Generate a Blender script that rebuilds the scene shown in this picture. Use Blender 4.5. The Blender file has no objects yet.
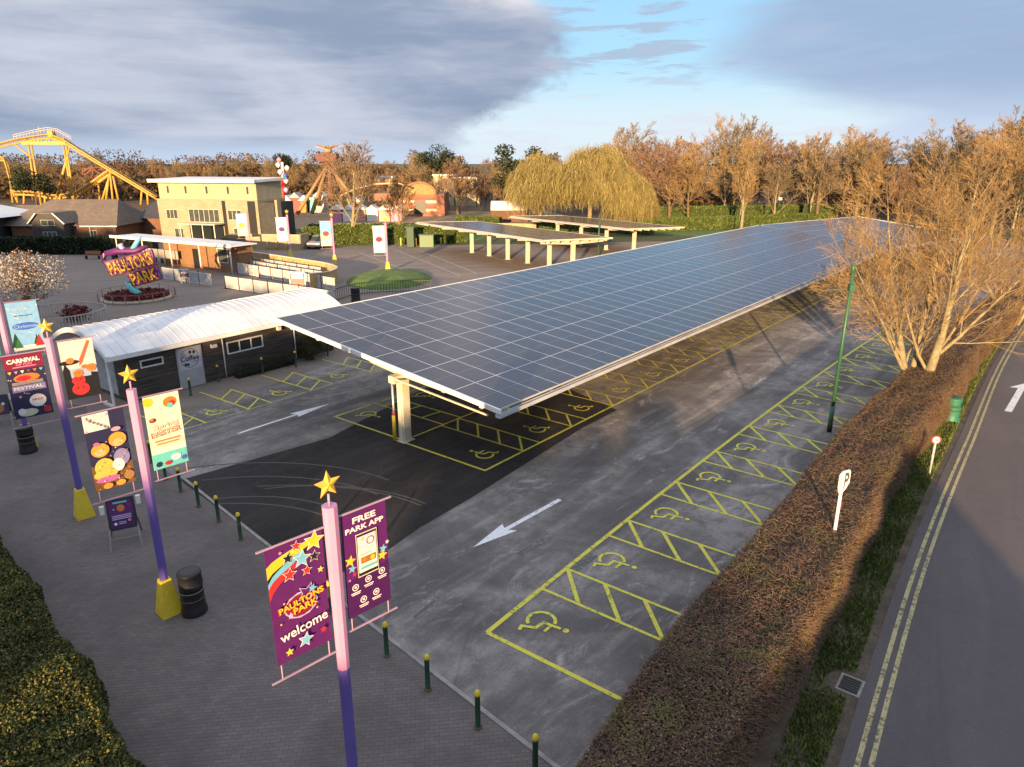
import bpy, math, random
import numpy as np
from mathutils import Vector, Matrix
random.seed(7); RNG=np.random.default_rng(7)
PI=math.pi; R=math.radians
S=bpy.context.scene; COL=S.collection
V=Vector
# ------------------------------------------------------------------ camera geometry (used to place things on real planes)
F_PX=700.0; PITCH=R(17.7); CAM_H=11.2
_fw=V((0,math.cos(PITCH),-math.sin(PITCH))); _rt=V((1,0,0)); _up=_rt.cross(_fw)
def ray(px,py): return _fw*F_PX+_rt*(px-512)-_up*(py-383.5)
def U(px,py,z=0.0):
    d=ray(px,py); t=(z-CAM_H)/d.z; return V((0,0,CAM_H))+d*t
def at(px,py,Y):
    d=ray(px,py); t=Y/d.y; return V((0,0,CAM_H))+d*t
# ------------------------------------------------------------------ materials
class G:
    def __init__(s,nt): s.nt=nt; s.n=nt.nodes; s.l=nt.links
    def new(s,t,**k):
        n=s.n.new(t)
        for a,b in k.items(): setattr(n,a,b)
        return n
    def inp(s,n,i,v):
        if v is None: return
        if hasattr(v,'is_linked') or isinstance(v,bpy.types.NodeSocket): s.l.new(v,n.inputs[i])
        else: n.inputs[i].default_value=v
    def m(s,op,a,b=None,c=None,clamp=False):
        n=s.new('ShaderNodeMath',operation=op,use_clamp=clamp)
        s.inp(n,0,a); s.inp(n,1,b); s.inp(n,2,c); return n.outputs[0]
    def vm(s,op,a,b=None):
        n=s.new('ShaderNodeVectorMath',operation=op); s.inp(n,0,a); s.inp(n,1,b); return n.outputs[0]
    def mix(s,f,a,b,typ='MIX'):
        n=s.new('ShaderNodeMix',data_type='RGBA',blend_type=typ); s.inp(n,0,f)
        s.inp(n,6,a if not isinstance(a,tuple) or len(a)==4 else a+(1,)); s.inp(n,7,b if not isinstance(b,tuple) or len(b)==4 else b+(1,))
        return n.outputs[2]
    def noise(s,vec,scale,detail=4,rough=.55,dist=0):
        n=s.new('ShaderNodeTexNoise'); s.inp(n,'Vector',vec); n.inputs['Scale'].default_value=scale
        n.inputs['Detail'].default_value=detail; n.inputs['Roughness'].default_value=rough; n.inputs['Distortion'].default_value=dist
        return n.outputs[0]
    def map(s,vec,rot=(0,0,0),scale=(1,1,1),loc=(0,0,0)):
        n=s.new('ShaderNodeMapping'); s.inp(n,0,vec); n.inputs[1].default_value=loc; n.inputs[2].default_value=rot; n.inputs[3].default_value=scale; return n.outputs[0]
    def rng(s,x,a,b,c=0,d=1,smooth=True):
        n=s.new('ShaderNodeMapRange'); 
        if smooth: n.interpolation_type='SMOOTHSTEP'
        s.inp(n,0,x); n.inputs[1].default_value=a; n.inputs[2].default_value=b; n.inputs[3].default_value=c; n.inputs[4].default_value=d; return n.outputs[0]
MATS={}
def newmat(name):
    m=bpy.data.materials.new(name); m.use_nodes=True; nt=m.node_tree; g=G(nt)
    b=nt.nodes['Principled BSDF']; return m,g,b
def geo(g): return g.new('ShaderNodeNewGeometry').outputs['Position']
def objc(g): return g.new('ShaderNodeTexCoord').outputs['Object']
def mat(name,col,rough=.7,var=.18,scale=3.0,metal=0,bump=0,bscale=40,local=False,fine=0.0):
    if name in MATS: return MATS[name]
    m,g,b=newmat(name)
    p=objc(g) if local else geo(g)
    c=tuple(col)
    if var>0:
        n=g.noise(p,scale,5,.6)
        f=g.rng(n,.3,.7,0,1)
        lo=tuple(x*(1-var) for x in c)+(1,); hi=tuple(min(1,x*(1+var)) for x in c)+(1,)
        o=g.mix(f,lo,hi)
        if fine>0:
            n2=g.noise(p,bscale,3,.6); o=g.mix(g.rng(n2,.35,.65,0,fine),o,tuple(x*.4 for x in c)+(1,))
        g.l.new(o,b.inputs['Base Color'])
    else: b.inputs['Base Color'].default_value=c+(1,)
    b.inputs['Roughness'].default_value=rough; b.inputs['Metallic'].default_value=metal
    if bump>0:
        bn=g.new('ShaderNodeBump'); bn.inputs['Strength'].default_value=bump; bn.inputs['Distance'].default_value=.02
        g.l.new(g.noise(p,bscale,4,.6),bn.inputs['Height']); g.l.new(bn.outputs[0],b.inputs['Normal'])
    MATS[name]=m; return m
def leafmat(name,cols,rough=.65,patch=None):
    """random colour per leaf"""
    m,g,b=newmat(name)
    r=g.new('ShaderNodeNewGeometry').outputs['Random Per Island']
    cr=g.new('ShaderNodeValToRGB'); g.l.new(r,cr.inputs[0])
    e=cr.color_ramp.elements
    while len(e)<len(cols): e.new(.5)
    for i,c in enumerate(cols): e[i].position=i/(len(cols)-1)*.98; e[i].color=tuple(c)+(1,)
    n=g.noise(geo(g),.9,3,.6)
    o=g.mix(g.rng(n,.35,.65,0,.45),cr.outputs[0],tuple(x*.5 for x in cols[0])+(1,))
    if patch:
        pn=g.noise(geo(g),.8,5,.7); o=g.mix(g.m('MULTIPLY',g.rng(pn,.50,.62,0,.9),g.rng(r,.2,.5,.2,1)),o,patch+(1,))
    g.l.new(o,b.inputs['Base Color']); b.inputs['Roughness'].default_value=rough
    b.inputs['Specular IOR Level'].default_value=.25
    MATS[name]=m; return m
# ------------------------------------------------------------------ mesh builder
def woff(p):
    o=V((0,0,0))
    while p is not None: o=o+p.location; p=p.parent
    return o
class MB:
    def __init__(s): s.v=[]; s.f=[]; s.mi=[]; s.cur=0; s.mats=[]; s.sm=[]
    def mat(s,m):
        if m not in s.mats: s.mats.append(m)
        s.cur=s.mats.index(m); return s
    def add(s,vs,fs,smooth=False):
        b=len(s.v); s.v.extend([tuple(p) for p in vs])
        for f in fs: s.f.append(tuple(b+i for i in f)); s.mi.append(s.cur); s.sm.append(smooth)
        return s
    def quad(s,a,b,c,d): return s.add([a,b,c,d],[(0,1,2,3)])
    def poly(s,pts): return s.add(pts,[tuple(range(len(pts)))])
    def obox(s,o,ax,ay,az):
        o=V(o); ax=V(ax); ay=V(ay); az=V(az)
        vs=[o,o+ax,o+ax+ay,o+ay,o+az,o+ax+az,o+ax+ay+az,o+ay+az]
        return s.add(vs,[(0,3,2,1),(4,5,6,7),(0,1,5,4),(1,2,6,5),(2,3,7,6),(3,0,4,7)])
    def box(s,c,size,rz=0):
        sx,sy,sz=size; ca,sa=math.cos(rz),math.sin(rz)
        ax=V((ca*sx,sa*sx,0)); ay=V((-sa*sy,ca*sy,0)); az=V((0,0,sz))
        return s.obox(V(c)-ax/2-ay/2-az/2,ax,ay,az)
    def prism(s,poly,z0,z1):
        n=len(poly); vs=[(p[0],p[1],z0) for p in poly]+[(p[0],p[1],z1) for p in poly]
        fs=[tuple(range(n-1,-1,-1)),tuple(range(n,2*n))]+[(i,(i+1)%n,n+(i+1)%n,n+i) for i in range(n)]
        return s.add(vs,fs)
    def extrude(s,pts,dv):
        dv=V(dv); pts=[V(p) for p in pts]; n=len(pts)
        return s.add(pts+[p+dv for p in pts],[tuple(range(n-1,-1,-1)),tuple(range(n,2*n))]+[(i,(i+1)%n,n+(i+1)%n,n+i) for i in range(n)])
    def tube(s,pts,rads,n=6,cap=True,smooth=True):
        pts=[V(p) for p in pts]
        if not hasattr(rads,'__len__'): rads=[rads]*len(pts)
        vs=[]; up=V((0,0,1))
        for i,p in enumerate(pts):
            t=(pts[min(i+1,len(pts)-1)]-pts[max(i-1,0)])
            if t.length<1e-9: t=V((0,0,1))
            t.normalize(); a=t.cross(up) if abs(t.z)<.95 else t.cross(V((1,0,0)))
            a.normalize(); b=t.cross(a)
            for k in range(n):
                an=2*PI*k/n; vs.append(p+(a*math.cos(an)+b*math.sin(an))*rads[i])
        fs=[(i*n+k,i*n+(k+1)%n,(i+1)*n+(k+1)%n,(i+1)*n+k) for i in range(len(pts)-1) for k in range(n)]
        if cap: fs+=[tuple(range(n-1,-1,-1)),tuple(range((len(pts)-1)*n,len(pts)*n))]
        return s.add(vs,fs,smooth and n>5)
    def bar(s,a,b,w,h=None):
        """square bar"""
        a=V(a); b=V(b); h=h or w; t=(b-a).normalized()
        x=t.cross(V((0,0,1))) if abs(t.z)<.99 else V((1,0,0)); x.normalize(); y=x.cross(t)
        return s.obox(a-x*w/2-y*h/2,b-a,x*w,y*h)
    def lathe(s,prof,c=(0,0,0),n=20,smooth=True):
        vs=[(c[0]+r*math.cos(2*PI*k/n),c[1]+r*math.sin(2*PI*k/n),c[2]+z) for r,z in prof for k in range(n)]
        fs=[(i*n+k,i*n+(k+1)%n,(i+1)*n+(k+1)%n,(i+1)*n+k) for i in range(len(prof)-1) for k in range(n)]
        fs+=[tuple(range(n-1,-1,-1)),tuple(range((len(prof)-1)*n,len(prof)*n))]
        return s.add(vs,fs,smooth)
    def build(s,name,parent=None,m=None,world=True,bevel=0):
        me=bpy.data.meshes.new(name)
        off=V((0,0,0))
        if parent is not None and world: off=woff(parent)
        me.from_pydata([(p[0]-off.x,p[1]-off.y,p[2]-off.z) for p in s.v],[],s.f)
        ms=s.mats if s.mats else [m]
        for x in ms: me.materials.append(x)
        if s.mats: me.polygons.foreach_set('material_index',s.mi)
        me.polygons.foreach_set('use_smooth',s.sm)
        me.update()
        o=bpy.data.objects.new(name,me); COL.objects.link(o)
        if parent is not None: o.parent=parent
        if bevel>0:
            md=o.modifiers.new('Bevel','BEVEL'); md.width=bevel; md.segments=2; md.limit_method='ANGLE'
        return o
def npmesh(name,v,f,m,parent=None,k=4,world=True):
    me=bpy.data.meshes.new(name); nv=len(v); nf=len(f)
    v=np.asarray(v,float)
    if parent is not None and world: v=v-np.array(woff(parent))
    me.vertices.add(nv); me.vertices.foreach_set('co',v.astype(np.float32).ravel())
    me.loops.add(nf*k); me.loops.foreach_set('vertex_index',np.asarray(f,np.int32).ravel())
    me.polygons.add(nf); me.polygons.foreach_set('loop_start',np.arange(0,nf*k,k,dtype=np.int32))
    me.update(calc_edges=True); me.materials.append(m)
    o=bpy.data.objects.new(name,me); COL.objects.link(o)
    if parent is not None: o.parent=parent
    return o
def leafquads(c,size,flat=0.0,aspect=.7):
    c=np.asarray(c)
    """array of leaf quads round centres c"""
    n=len(c); a=RNG.normal(size=(n,3)); a[:,2]*=(1-flat); a/=np.linalg.norm(a,axis=1)[:,None]
    b=RNG.normal(size=(n,3)); b[:,2]*=(1-flat); b-=a*(a*b).sum(1)[:,None]; b/=np.linalg.norm(b,axis=1)[:,None]
    s=(size*(.6+.8*RNG.random(n)))[:,None]/2
    a=a*s; b=b*s*aspect
    v=np.stack([c-a-b*.2,c+b,c+a-b*.2,c-b],1).reshape(-1,3)
    f=np.arange(n*4).reshape(n,4); return v,f
def tag(o,label=None,cat=None,group=None,kind=None):
    if label: o['label']=label
    if cat: o['category']=cat
    if group: o['group']=group
    if kind: o['kind']=kind
    return o
def thing(name,label,cat,loc=(0,0,0),rz=0,group=None):
    o=bpy.data.objects.new(name,None); COL.objects.link(o); o.location=loc; o.rotation_euler=(0,0,rz); o.empty_display_size=.3
    return tag(o,label,cat,group)
def copy_tree(o,parent=None):
    c=o.copy(); COL.objects.link(c)
    if parent is not None: c.parent=parent
    for ch in list(o.children): copy_tree(ch,c)
    return c
def place(proto,loc,rz=0,label=None,scale=None,group=None,used=set()):
    if proto.name in used: o=copy_tree(proto)
    else: o=proto; used.add(proto.name)
    o.location=loc; o.rotation_euler=(0,0,rz)
    if scale is not None: o.scale=(scale,)*3 if not hasattr(scale,'__len__') else scale
    if label: o['label']=label
    if group: o['group']=group
    return o
ORD=['first','second','third','fourth','fifth','sixth','seventh','eighth','ninth','tenth','eleventh','twelfth','thirteenth','fourteenth','fifteenth','sixteenth','seventeenth','eighteenth','nineteenth','twentieth']
# ------------------------------------------------------------------ lettering
_tc={}
def text_geo(s,bold=.0):
    key=(s,bold)
    if key in _tc: return _tc[key]
    cu=bpy.data.curves.new('t','FONT'); cu.body=s; cu.align_x='CENTER'; cu.align_y='CENTER'; cu.offset=bold; cu.resolution_u=3
    ob=bpy.data.objects.new('t',cu); COL.objects.link(ob)
    dg=bpy.context.evaluated_depsgraph_get(); me=bpy.data.meshes.new_from_object(ob.evaluated_get(dg))
    vs=[(v.co.x,v.co.y) for v in me.vertices]; fs=[tuple(p.vertices) for p in me.polygons]
    bpy.data.objects.remove(ob); bpy.data.curves.remove(cu); bpy.data.meshes.remove(me)
    xs=[a for a,b in vs]; ys=[b for a,b in vs]
    cx=(min(xs)+max(xs))/2; cy=(min(ys)+max(ys))/2; w=max(xs)-min(xs); h=max(ys)-min(ys)
    _tc[key]=([((a-cx)/w,(b-cy)/h) for a,b in vs],fs,w/h); return _tc[key]
class Panel:
    """2-D drawing on a real plane; O=lower-left corner, u right, v up, n towards the viewer"""
    def __init__(s,mb,O,u,v,n,step=.0014): s.mb=mb; s.O=V(O); s.u=V(u); s.v=V(v); s.n=V(n); s.k=1; s.step=step
    def P(s,x,y): return s.O+s.u*x+s.v*y+s.n*(s.k*s.step)
    def poly(s,pts,m,layer=None):
        if layer is not None: s.k=layer
        s.mb.mat(m); s.mb.poly([s.P(x,y) for x,y in pts]); s.k+=1
    def rect(s,x0,y0,x1,y1,m,layer=None): s.poly([(x0,y0),(x1,y0),(x1,y1),(x0,y1)],m,layer)
    def disc(s,x,y,r,m,n=14,ry=None,layer=None): s.poly([(x+r*math.cos(2*PI*i/n),y+(ry or r)*math.sin(2*PI*i/n)) for i in range(n)],m,layer)
    def star(s,x,y,r,m,a0=90,layer=None):
        if layer is not None: s.k=layer
        s.mb.mat(m); c=s.P(x,y); pts=[s.P(x+(r if i%2==0 else r*.45)*math.cos(R(a0)+PI*i/5),y+(r if i%2==0 else r*.45)*math.sin(R(a0)+PI*i/5)) for i in range(10)]
        s.mb.add([c]+pts,[(0,i+1,(i+1)%10+1) for i in range(10)]); s.k+=1
    def text(s,t,x,y,m,w=None,h=None,rot=0,bold=0.0,layer=None,both=False):
        if layer is not None: s.k=layer
        vs,fs,ar=text_geo(t,bold)
        if w is None: w=h*ar
        if h is None: h=w/ar
        ca,sa=math.cos(R(rot)),math.sin(R(rot)); s.mb.mat(m)
        s.mb.add([s.P(x+ca*a*w-sa*b*h,y+sa*a*w+ca*b*h) for a,b in vs],fs); s.k+=1
def C(name,c,rough=.55): return mat('paint_'+name,c,rough,var=.08,scale=6)
WHITE=C('white',(.68,.68,.67)); BLACK=C('black',(.015,.015,.018),.45); YEL=C('yellow',(.62,.47,.03)); RED=C('red',(.42,.025,.03)); PURP=C('purple',(.085,.010,.115))
ORAN=C('orange',(.55,.17,.03)); CYAN=C('sky_blue',(.14,.4,.6)); PINK=C('pink',(.55,.22,.36)); NAVY=C('navy',(.02,.02,.07)); TEAL=C('teal',(.1,.5,.5)); CREAM=C('cream',(.55,.54,.38))
MAROON=C('maroon',(.18,.01,.04)); DKGREEN=C('dark_green',(.01,.05,.025)); LILAC=C('lilac',(.42,.35,.6)); BLUE=C('blue',(.05,.12,.5)); SKYB=C('banner_blue',(.2,.42,.7))
GREY=C('grey',(.35,.35,.36)); STEEL=mat('galvanised_steel',(.42,.43,.43),.4,.15,2,metal=.7); PALEMET=mat('pale_metal',(.7,.71,.72),.45,.06,1.5)
CREAMST=mat('cream_steel',(.55,.52,.42),.5,.12,1.2); DARKGLASS=mat('dark_glass',(.02,.025,.03),.08,0); 
# ------------------------------------------------------------------ world, sun, camera
SUN_EL=R(7.5); TRAV=R(10.5)   # light travels towards +Y turned 10.5 deg to +X
w=bpy.data.worlds.new('World'); S.world=w; w.use_nodes=True; g=G(w.node_tree); bg=w.node_tree.nodes['Background']
tc=g.new('ShaderNodeTexCoord').outputs['Generated']
sep=g.new('ShaderNodeSeparateXYZ'); g.l.new(tc,sep.inputs[0]); X,Y_,Z=sep.outputs
az=g.m('MULTIPLY',g.m('ARCTAN2',X,Y_),180/PI); el=g.m('MULTIPLY',g.m('ARCSINE',Z),180/PI)
sky=g.new('ShaderNodeTexSky',sky_type='NISHITA'); sky.sun_disc=False; sky.sun_elevation=SUN_EL
sky.sun_rotation=math.atan2(-math.sin(TRAV),-math.cos(TRAV)); sky.air_density=1.0; sky.dust_density=.6; sky.ozone_density=1.5
# cloud noise in azimuth/elevation space (flattened near the horizon)
cmb=g.new('ShaderNodeCombineXYZ'); g.l.new(az,cmb.inputs[0]); g.l.new(g.m('MULTIPLY',el,2.0),cmb.inputs[1]); cv=cmb.outputs[0]
n1=g.noise(cv,.06,7,.58,.6); n2=g.noise(g.map(cv,(0,0,R(22)),(.5,1.15,1)),.085,5,.5,.4); n3=g.noise(cv,.33,6,.62,.3)
n4=g.noise(g.map(cv,(0,0,R(8)),(.45,1.7,1)),.3,6,.6,.4)
# left cloud bank: boundary azimuth as a function of elevation
bnd=g.m('ADD',-4.5,g.m('MULTIPLY',g.rng(el,.5,7.0,0,1),9.0))
bnd=g.m('SUBTRACT',bnd,g.m('MULTIPLY',g.rng(el,8.0,13.0,0,1),3.4))
lc=g.m('ADD',g.m('SUBTRACT',bnd,az),g.m('MULTIPLY',g.m('SUBTRACT',n3,.5),7.0))
lm=g.rng(lc,-1.2,2.6)
# right cloud
b2=g.m('SUBTRACT',24.5,g.m('MULTIPLY',g.rng(el,2.0,7.0,0,1),10.0)); b2=g.m('ADD',b2,g.m('MULTIPLY',g.rng(el,8.0,13.0,0,1),4.0))
rc=g.m('ADD',g.m('SUBTRACT',az,b2),g.m('MULTIPLY',g.m('SUBTRACT',n2,.5),22.0)); rm=g.rng(rc,-1.0,5.0,0,.9)
# thin streaks and small fragments in the gap
st=g.rng(g.m('ADD',n4,g.m('MULTIPLY',g.rng(el,1.0,5.0,1,0),.1)),.53,.68,0,.7)
fr=g.m('MULTIPLY',g.rng(g.m('ADD',n4,g.m('MULTIPLY',n1,.5)),.74,.84,0,.8),g.rng(el,4.0,7.0))
clear=g.mix(.7,sky.outputs[0],(1.55,3.1,4.7,1)); 
clear=g.mix(g.rng(el,1.0,8.0,.85,0),clear,(3.7,4.2,4.5,1))
# cloud colours
lsh=g.rng(g.m('ADD',g.m('ADD',g.m('MULTIPLY',n2,.7),g.m('MULTIPLY',n1,.25)),g.m('MULTIPLY',n4,.22)),.47,.75)
lcol=g.mix(lsh,(1.35,1.7,2.35,1),(2.8,3.0,3.5,1))
edge=g.m('MULTIPLY',g.rng(lc,8.0,1.0),g.rng(el,9.2,12.0)); lcol=g.mix(g.m('MULTIPLY',edge,.9),lcol,(5.0,4.6,4.6,1))
lcol=g.mix(g.m('MULTIPLY',g.rng(el,8,12.5),g.rng(az,-15,-33)),lcol,(3.2,3.3,3.7,1))
lcol=g.mix(g.rng(g.m('ADD',el,g.m('MULTIPLY',n2,2.0)),3.2,1.0,0,.75),lcol,(2.9,3.5,4.3,1))
rcol=g.mix(lsh,(1.6,2.1,3.0,1),(2.3,2.8,3.6,1)); rcol=g.mix(g.rng(el,5.5,1.5,0,.6),rcol,(3.2,3.7,4.5,1))
c=g.mix(st,clear,(3.5,3.7,4.1,1)); c=g.mix(fr,c,(1.9,2.4,3.1,1)); c=g.mix(rm,c,rcol); c=g.mix(lm,c,lcol)
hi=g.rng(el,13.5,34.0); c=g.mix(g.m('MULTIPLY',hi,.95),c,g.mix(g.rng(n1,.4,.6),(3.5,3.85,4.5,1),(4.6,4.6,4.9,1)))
c=g.mix(1.0,c,(.84,.84,.85,1),'MULTIPLY')
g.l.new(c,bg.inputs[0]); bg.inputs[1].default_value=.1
sl=bpy.data.lights.new('sun','SUN'); sl.energy=5.0; sl.angle=R(.55); sl.color=(1.0,.64,.31)
so=bpy.data.objects.new('sun',sl); COL.objects.link(so)
trav=V((math.sin(TRAV)*math.cos(SUN_EL),math.cos(TRAV)*math.cos(SUN_EL),-math.sin(SUN_EL)))
so.rotation_euler=trav.to_track_quat('-Z','Y').to_euler(); so.location=(-10,-40,30)
cam=bpy.data.cameras.new('camera'); co=bpy.data.objects.new('camera',cam); COL.objects.link(co)
cam.sensor_width=36; cam.lens=36*F_PX/1024; cam.clip_end=3000; cam.clip_start=.1
co.location=(0,0,CAM_H); co.rotation_euler=(PI/2-PITCH,0,0); S.camera=co
S.render.resolution_x=1024; S.render.resolution_y=767
vs=S.view_settings; vs.view_transform='Standard'; vs.look='None'; vs.exposure=1.38; vs.gamma=1
# ------------------------------------------------------------------ ground sheets
def sheet(name,pts,z,m,parent=None):
    mb=MB(); mb.mat(m); mb.poly([(p[0],p[1],z) for p in pts]); o=mb.build(name,parent,world=False)
    if parent is None: tag(o,kind='structure')
    return o
def asphalt(name,base,light,ang,patch=.5,streak=.5,dark=.6,sc=1.0,smear=.62):
    m,g,b=newmat(name); p=geo(g)
    pr=g.map(p,(0,0,-ang),(1,1,1))
    s1=g.noise(g.map(pr,(0,0,0),(.12,1.1,1)),.9*sc,6,.62,.6)
    s2=g.noise(p,.16*sc,6,.62,.8); s3=g.noise(p,1.6*sc,7,.7,.4); s4=g.noise(p,38,3,.6)
    f=g.m('ADD',g.m('MULTIPLY',g.rng(s1,.4,.7),streak),g.m('MULTIPLY',g.rng(s2,.4,.65),patch))
    f=g.m('MULTIPLY',f,g.rng(s3,.3,.65,.25,1.15),clamp=True)
    o=g.mix(f,base+(1,),light+(1,))
    wp=g.rng(g.noise(g.map(pr,(0,0,.2),(.6,1.3,1)),.55*sc,8,.78,1.2),.53,.70,0,smear); o=g.mix(wp,o,tuple(min(1,x*1.9) for x in light)+(1,))
    dk=g.rng(g.noise(g.map(pr,(0,0,0),(.05,.9,1)),.5,4,.6,.8),.56,.7,0,dark); o=g.mix(dk,o,tuple(x*.55 for x in base)+(1,))
    # narrow cracks and sealed joints
    vo=g.new('ShaderNodeTexVoronoi',feature='DISTANCE_TO_EDGE'); g.l.new(g.vm('ADD',g.map(p,(0,0,.3),(.11,.16,1)),g.vm('MULTIPLY',g.new('ShaderNodeTexNoise').outputs[1],(.12,.12,.12))),vo.inputs['Vector']); vo.inputs['Scale'].default_value=1
    ck=g.rng(vo.outputs['Distance'],.0,.005,.22,0); o=g.mix(ck,o,tuple(x*.4 for x in base)+(1,))
    o=g.mix(g.rng(s4,.35,.65,0,.35),o,tuple(x*.45 for x in base)+(1,))
    g.l.new(o,b.inputs['Base Color']); g.l.new(g.rng(s3,.3,.7,.7,.95),b.inputs['Roughness'])
    bn=g.new('ShaderNodeBump'); bn.inputs['Strength'].default_value=1.0; bn.inputs['Distance'].default_value=.05
    g.l.new(s4,bn.inputs['Height']); g.l.new(bn.outputs[0],b.inputs['Normal']); b.inputs['Specular IOR Level'].default_value=.3
    return m
ANG=R(51.4)
A_OLD=asphalt('worn_asphalt',(.135,.128,.13),(.37,.35,.34),ANG,.8,.75,.5)
A_NEW=asphalt('fresh_asphalt',(.022,.021,.023),(.06,.056,.057),ANG,.4,.6,.5,smear=.22)
A_YARD=asphalt('yard_asphalt',(.23,.195,.175),(.33,.28,.245),R(20),.5,.25,.35,.6,smear=.2)
A_ROAD=asphalt('road_asphalt',(.13,.12,.13),(.19,.17,.178),R(60),.35,.35,.3,smear=.06)
def pavers():
    m,g,b=newmat('block_paving'); p=g.map(geo(g),(0,0,-R(51.4-45)),(1,1,1))
    br=g.new('ShaderNodeTexBrick'); g.l.new(p,br.inputs['Vector']); br.inputs['Scale'].default_value=1
    br.inputs['Brick Width'].default_value=.2; br.inputs['Row Height'].default_value=.1; br.inputs['Mortar Size'].default_value=.0045; br.inputs['Mortar Smooth'].default_value=.3
    br.inputs['Color1'].default_value=(.115,.10,.10,1); br.inputs['Color2'].default_value=(.145,.126,.124,1); br.inputs['Mortar'].default_value=(.065,.058,.057,1)
    n=g.noise(p,.35,6,.6,.6); n2=g.noise(p,2.2,5,.65); 
    o=g.mix(g.rng(n,.4,.62,0,.45),br.outputs[0],(.055,.05,.053,1)); o=g.mix(g.rng(n2,.5,.75,0,.5),o,(.12,.108,.105,1))
    g.l.new(o,b.inputs['Base Color']); b.inputs['Roughness'].default_value=.85
    bn=g.new('ShaderNodeBump'); bn.inputs['Strength'].default_value=.6; bn.inputs['Distance'].default_value=.008
    g.l.new(g.m('SUBTRACT',1.0,br.outputs[1]),bn.inputs['Height']); g.l.new(bn.outputs[0],b.inputs['Normal']); return m
PAV=pavers()
GRASS=mat('meadow_grass',(.05,.07,.02),.9,.4,.4,bump=.6,bscale=8,fine=.5)
LAWN=mat('lawn_grass',(.09,.16,.03),.9,.3,1.2,bump=.6,bscale=20,fine=.4)
WOODFLOOR=mat('leaf_litter',(.09,.055,.03),.95,.4,.4,bump=.6,bscale=8,fine=.5)
KERB=mat('kerb_concrete',(.24,.235,.225),.85,.2,3)
sheet('ground',[(-1500,-800),(1500,-800),(1500,2200),(-1500,2200)],0,GRASS)
sheet('woodland_floor',[(-400,138),(-8,138),(14,112),(60,128),(150,90),(400,90),(400,420),(-400,420)],.004,WOODFLOOR)
yard=sheet('yard',[(-110,20),(-110,98),(-36,101),(-8,98),(30,104),(75,112),(62,70),(30,47),(22,38),(5,16),(-20,5),(-60,5)],.006,A_YARD)
kline=[U(182,479),U(255,537),U(380,634),U(552,767),V((3.6,8.0,0)),V((6,5.5,0))]
sheet('paved_path',[(p.x,p.y) for p in kline]+[(2,-12),(-45,-12),(-45,26),(-27,33),(-20.4,31.6),(-17,26.6)],.010,PAV)
# local frames
def dirs(a): return V((math.cos(a),math.sin(a),0)),V((math.sin(a),-math.cos(a),0))
D,N=dirs(ANG)
def RL(s,off=0):
    """right-hand bay line, gently bending: arc length s, offset to the right"""
    p=V((-.62,14.69,0)); st=.4; k=0.0
    a0=R(52.9)
    # integrate in closed form by small steps
    n=max(1,int(abs(s)/.5)); h=s/n
    for i in range(n):
        a=a0-R(.094)*((i+.5)*h) if s>0 else a0
        p=p+V((math.cos(a),math.sin(a),0))*h
    a=a0-R(.094)*max(s,0)
    return p+V((math.sin(a),-math.cos(a),0))*off
cp=[U(552,767),U(380,634),U(255,537),U(182,479),U(150,463)]
cpts=[(p.x,p.y) for p in cp]+[(-15.1,30.2),(-9.4,40.6),(4,58),(28,90),(40,86),(44,74)]+[(RL(s,5.6).x,RL(s,5.6).y) for s in (58,48,38,28,18,8,0,-6)]
car_park=sheet('car_park',cpts,.014,A_OLD)
C0=V((-1.02,24.21,0)); L0=V((-8.1,30.05,0))
bp=[U(180,480.5),U(330,438)]+[L0-D*0+N*1.2+D*1.0]+[L0+N*.3+D*5,L0+N*.3+D*12,C0+D*9+N*.45,C0+D*6+N*.45]+[U(470,499),U(420,528),U(380,556),U(318,584),U(256,536)]
sheet('fresh_asphalt_patch',[(p.x,p.y) for p in bp],.0175,A_NEW,car_park)
# kerb along the paved path
kb=MB()
for a,b in zip(kline[:-1],kline[1:]):
    t=(b-a).normalized(); nn=V((t.y,-t.x,0)); kb.obox(a+V((0,0,0)),b-a,nn*-.10,V((0,0,.035)))
tag(kb.build('kerb',m=KERB),kind='structure')
# ------------------------------------------------------------------ painted markings on the car park
def paint(name,c,wear):
    m,g,b=newmat(name); p=geo(g); n=g.noise(p,9,6,.75,.4); n2=g.noise(p,1.3,4,.6)
    f=g.rng(g.m('ADD',n,g.m('MULTIPLY',n2,.35)),.74-wear*.3,.84-wear*.2,0,.8)
    g.l.new(g.mix(f,c+(1,),(.06,.058,.055,1)),b.inputs['Base Color']); b.inputs['Roughness'].default_value=.75; return m
YP=paint('yellow_road_paint',(.60,.56,.07),.1); WP=paint('white_road_paint',(.72,.75,.8),.05); WPF=paint('faded_white_paint',(.2,.2,.2),.7); YPF=paint('pale_yellow_paint',(.42,.4,.2),.3)
def line(mb,a,b,w=.1,z=.022):
    a=V(a);b=V(b); t=(b-a).normalized(); n=V((t.y,-t.x,0))*w/2; u=V((0,0,z))
    mb.quad(a-n+u,b-n+u,b+n+u,a+n+u)
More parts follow.
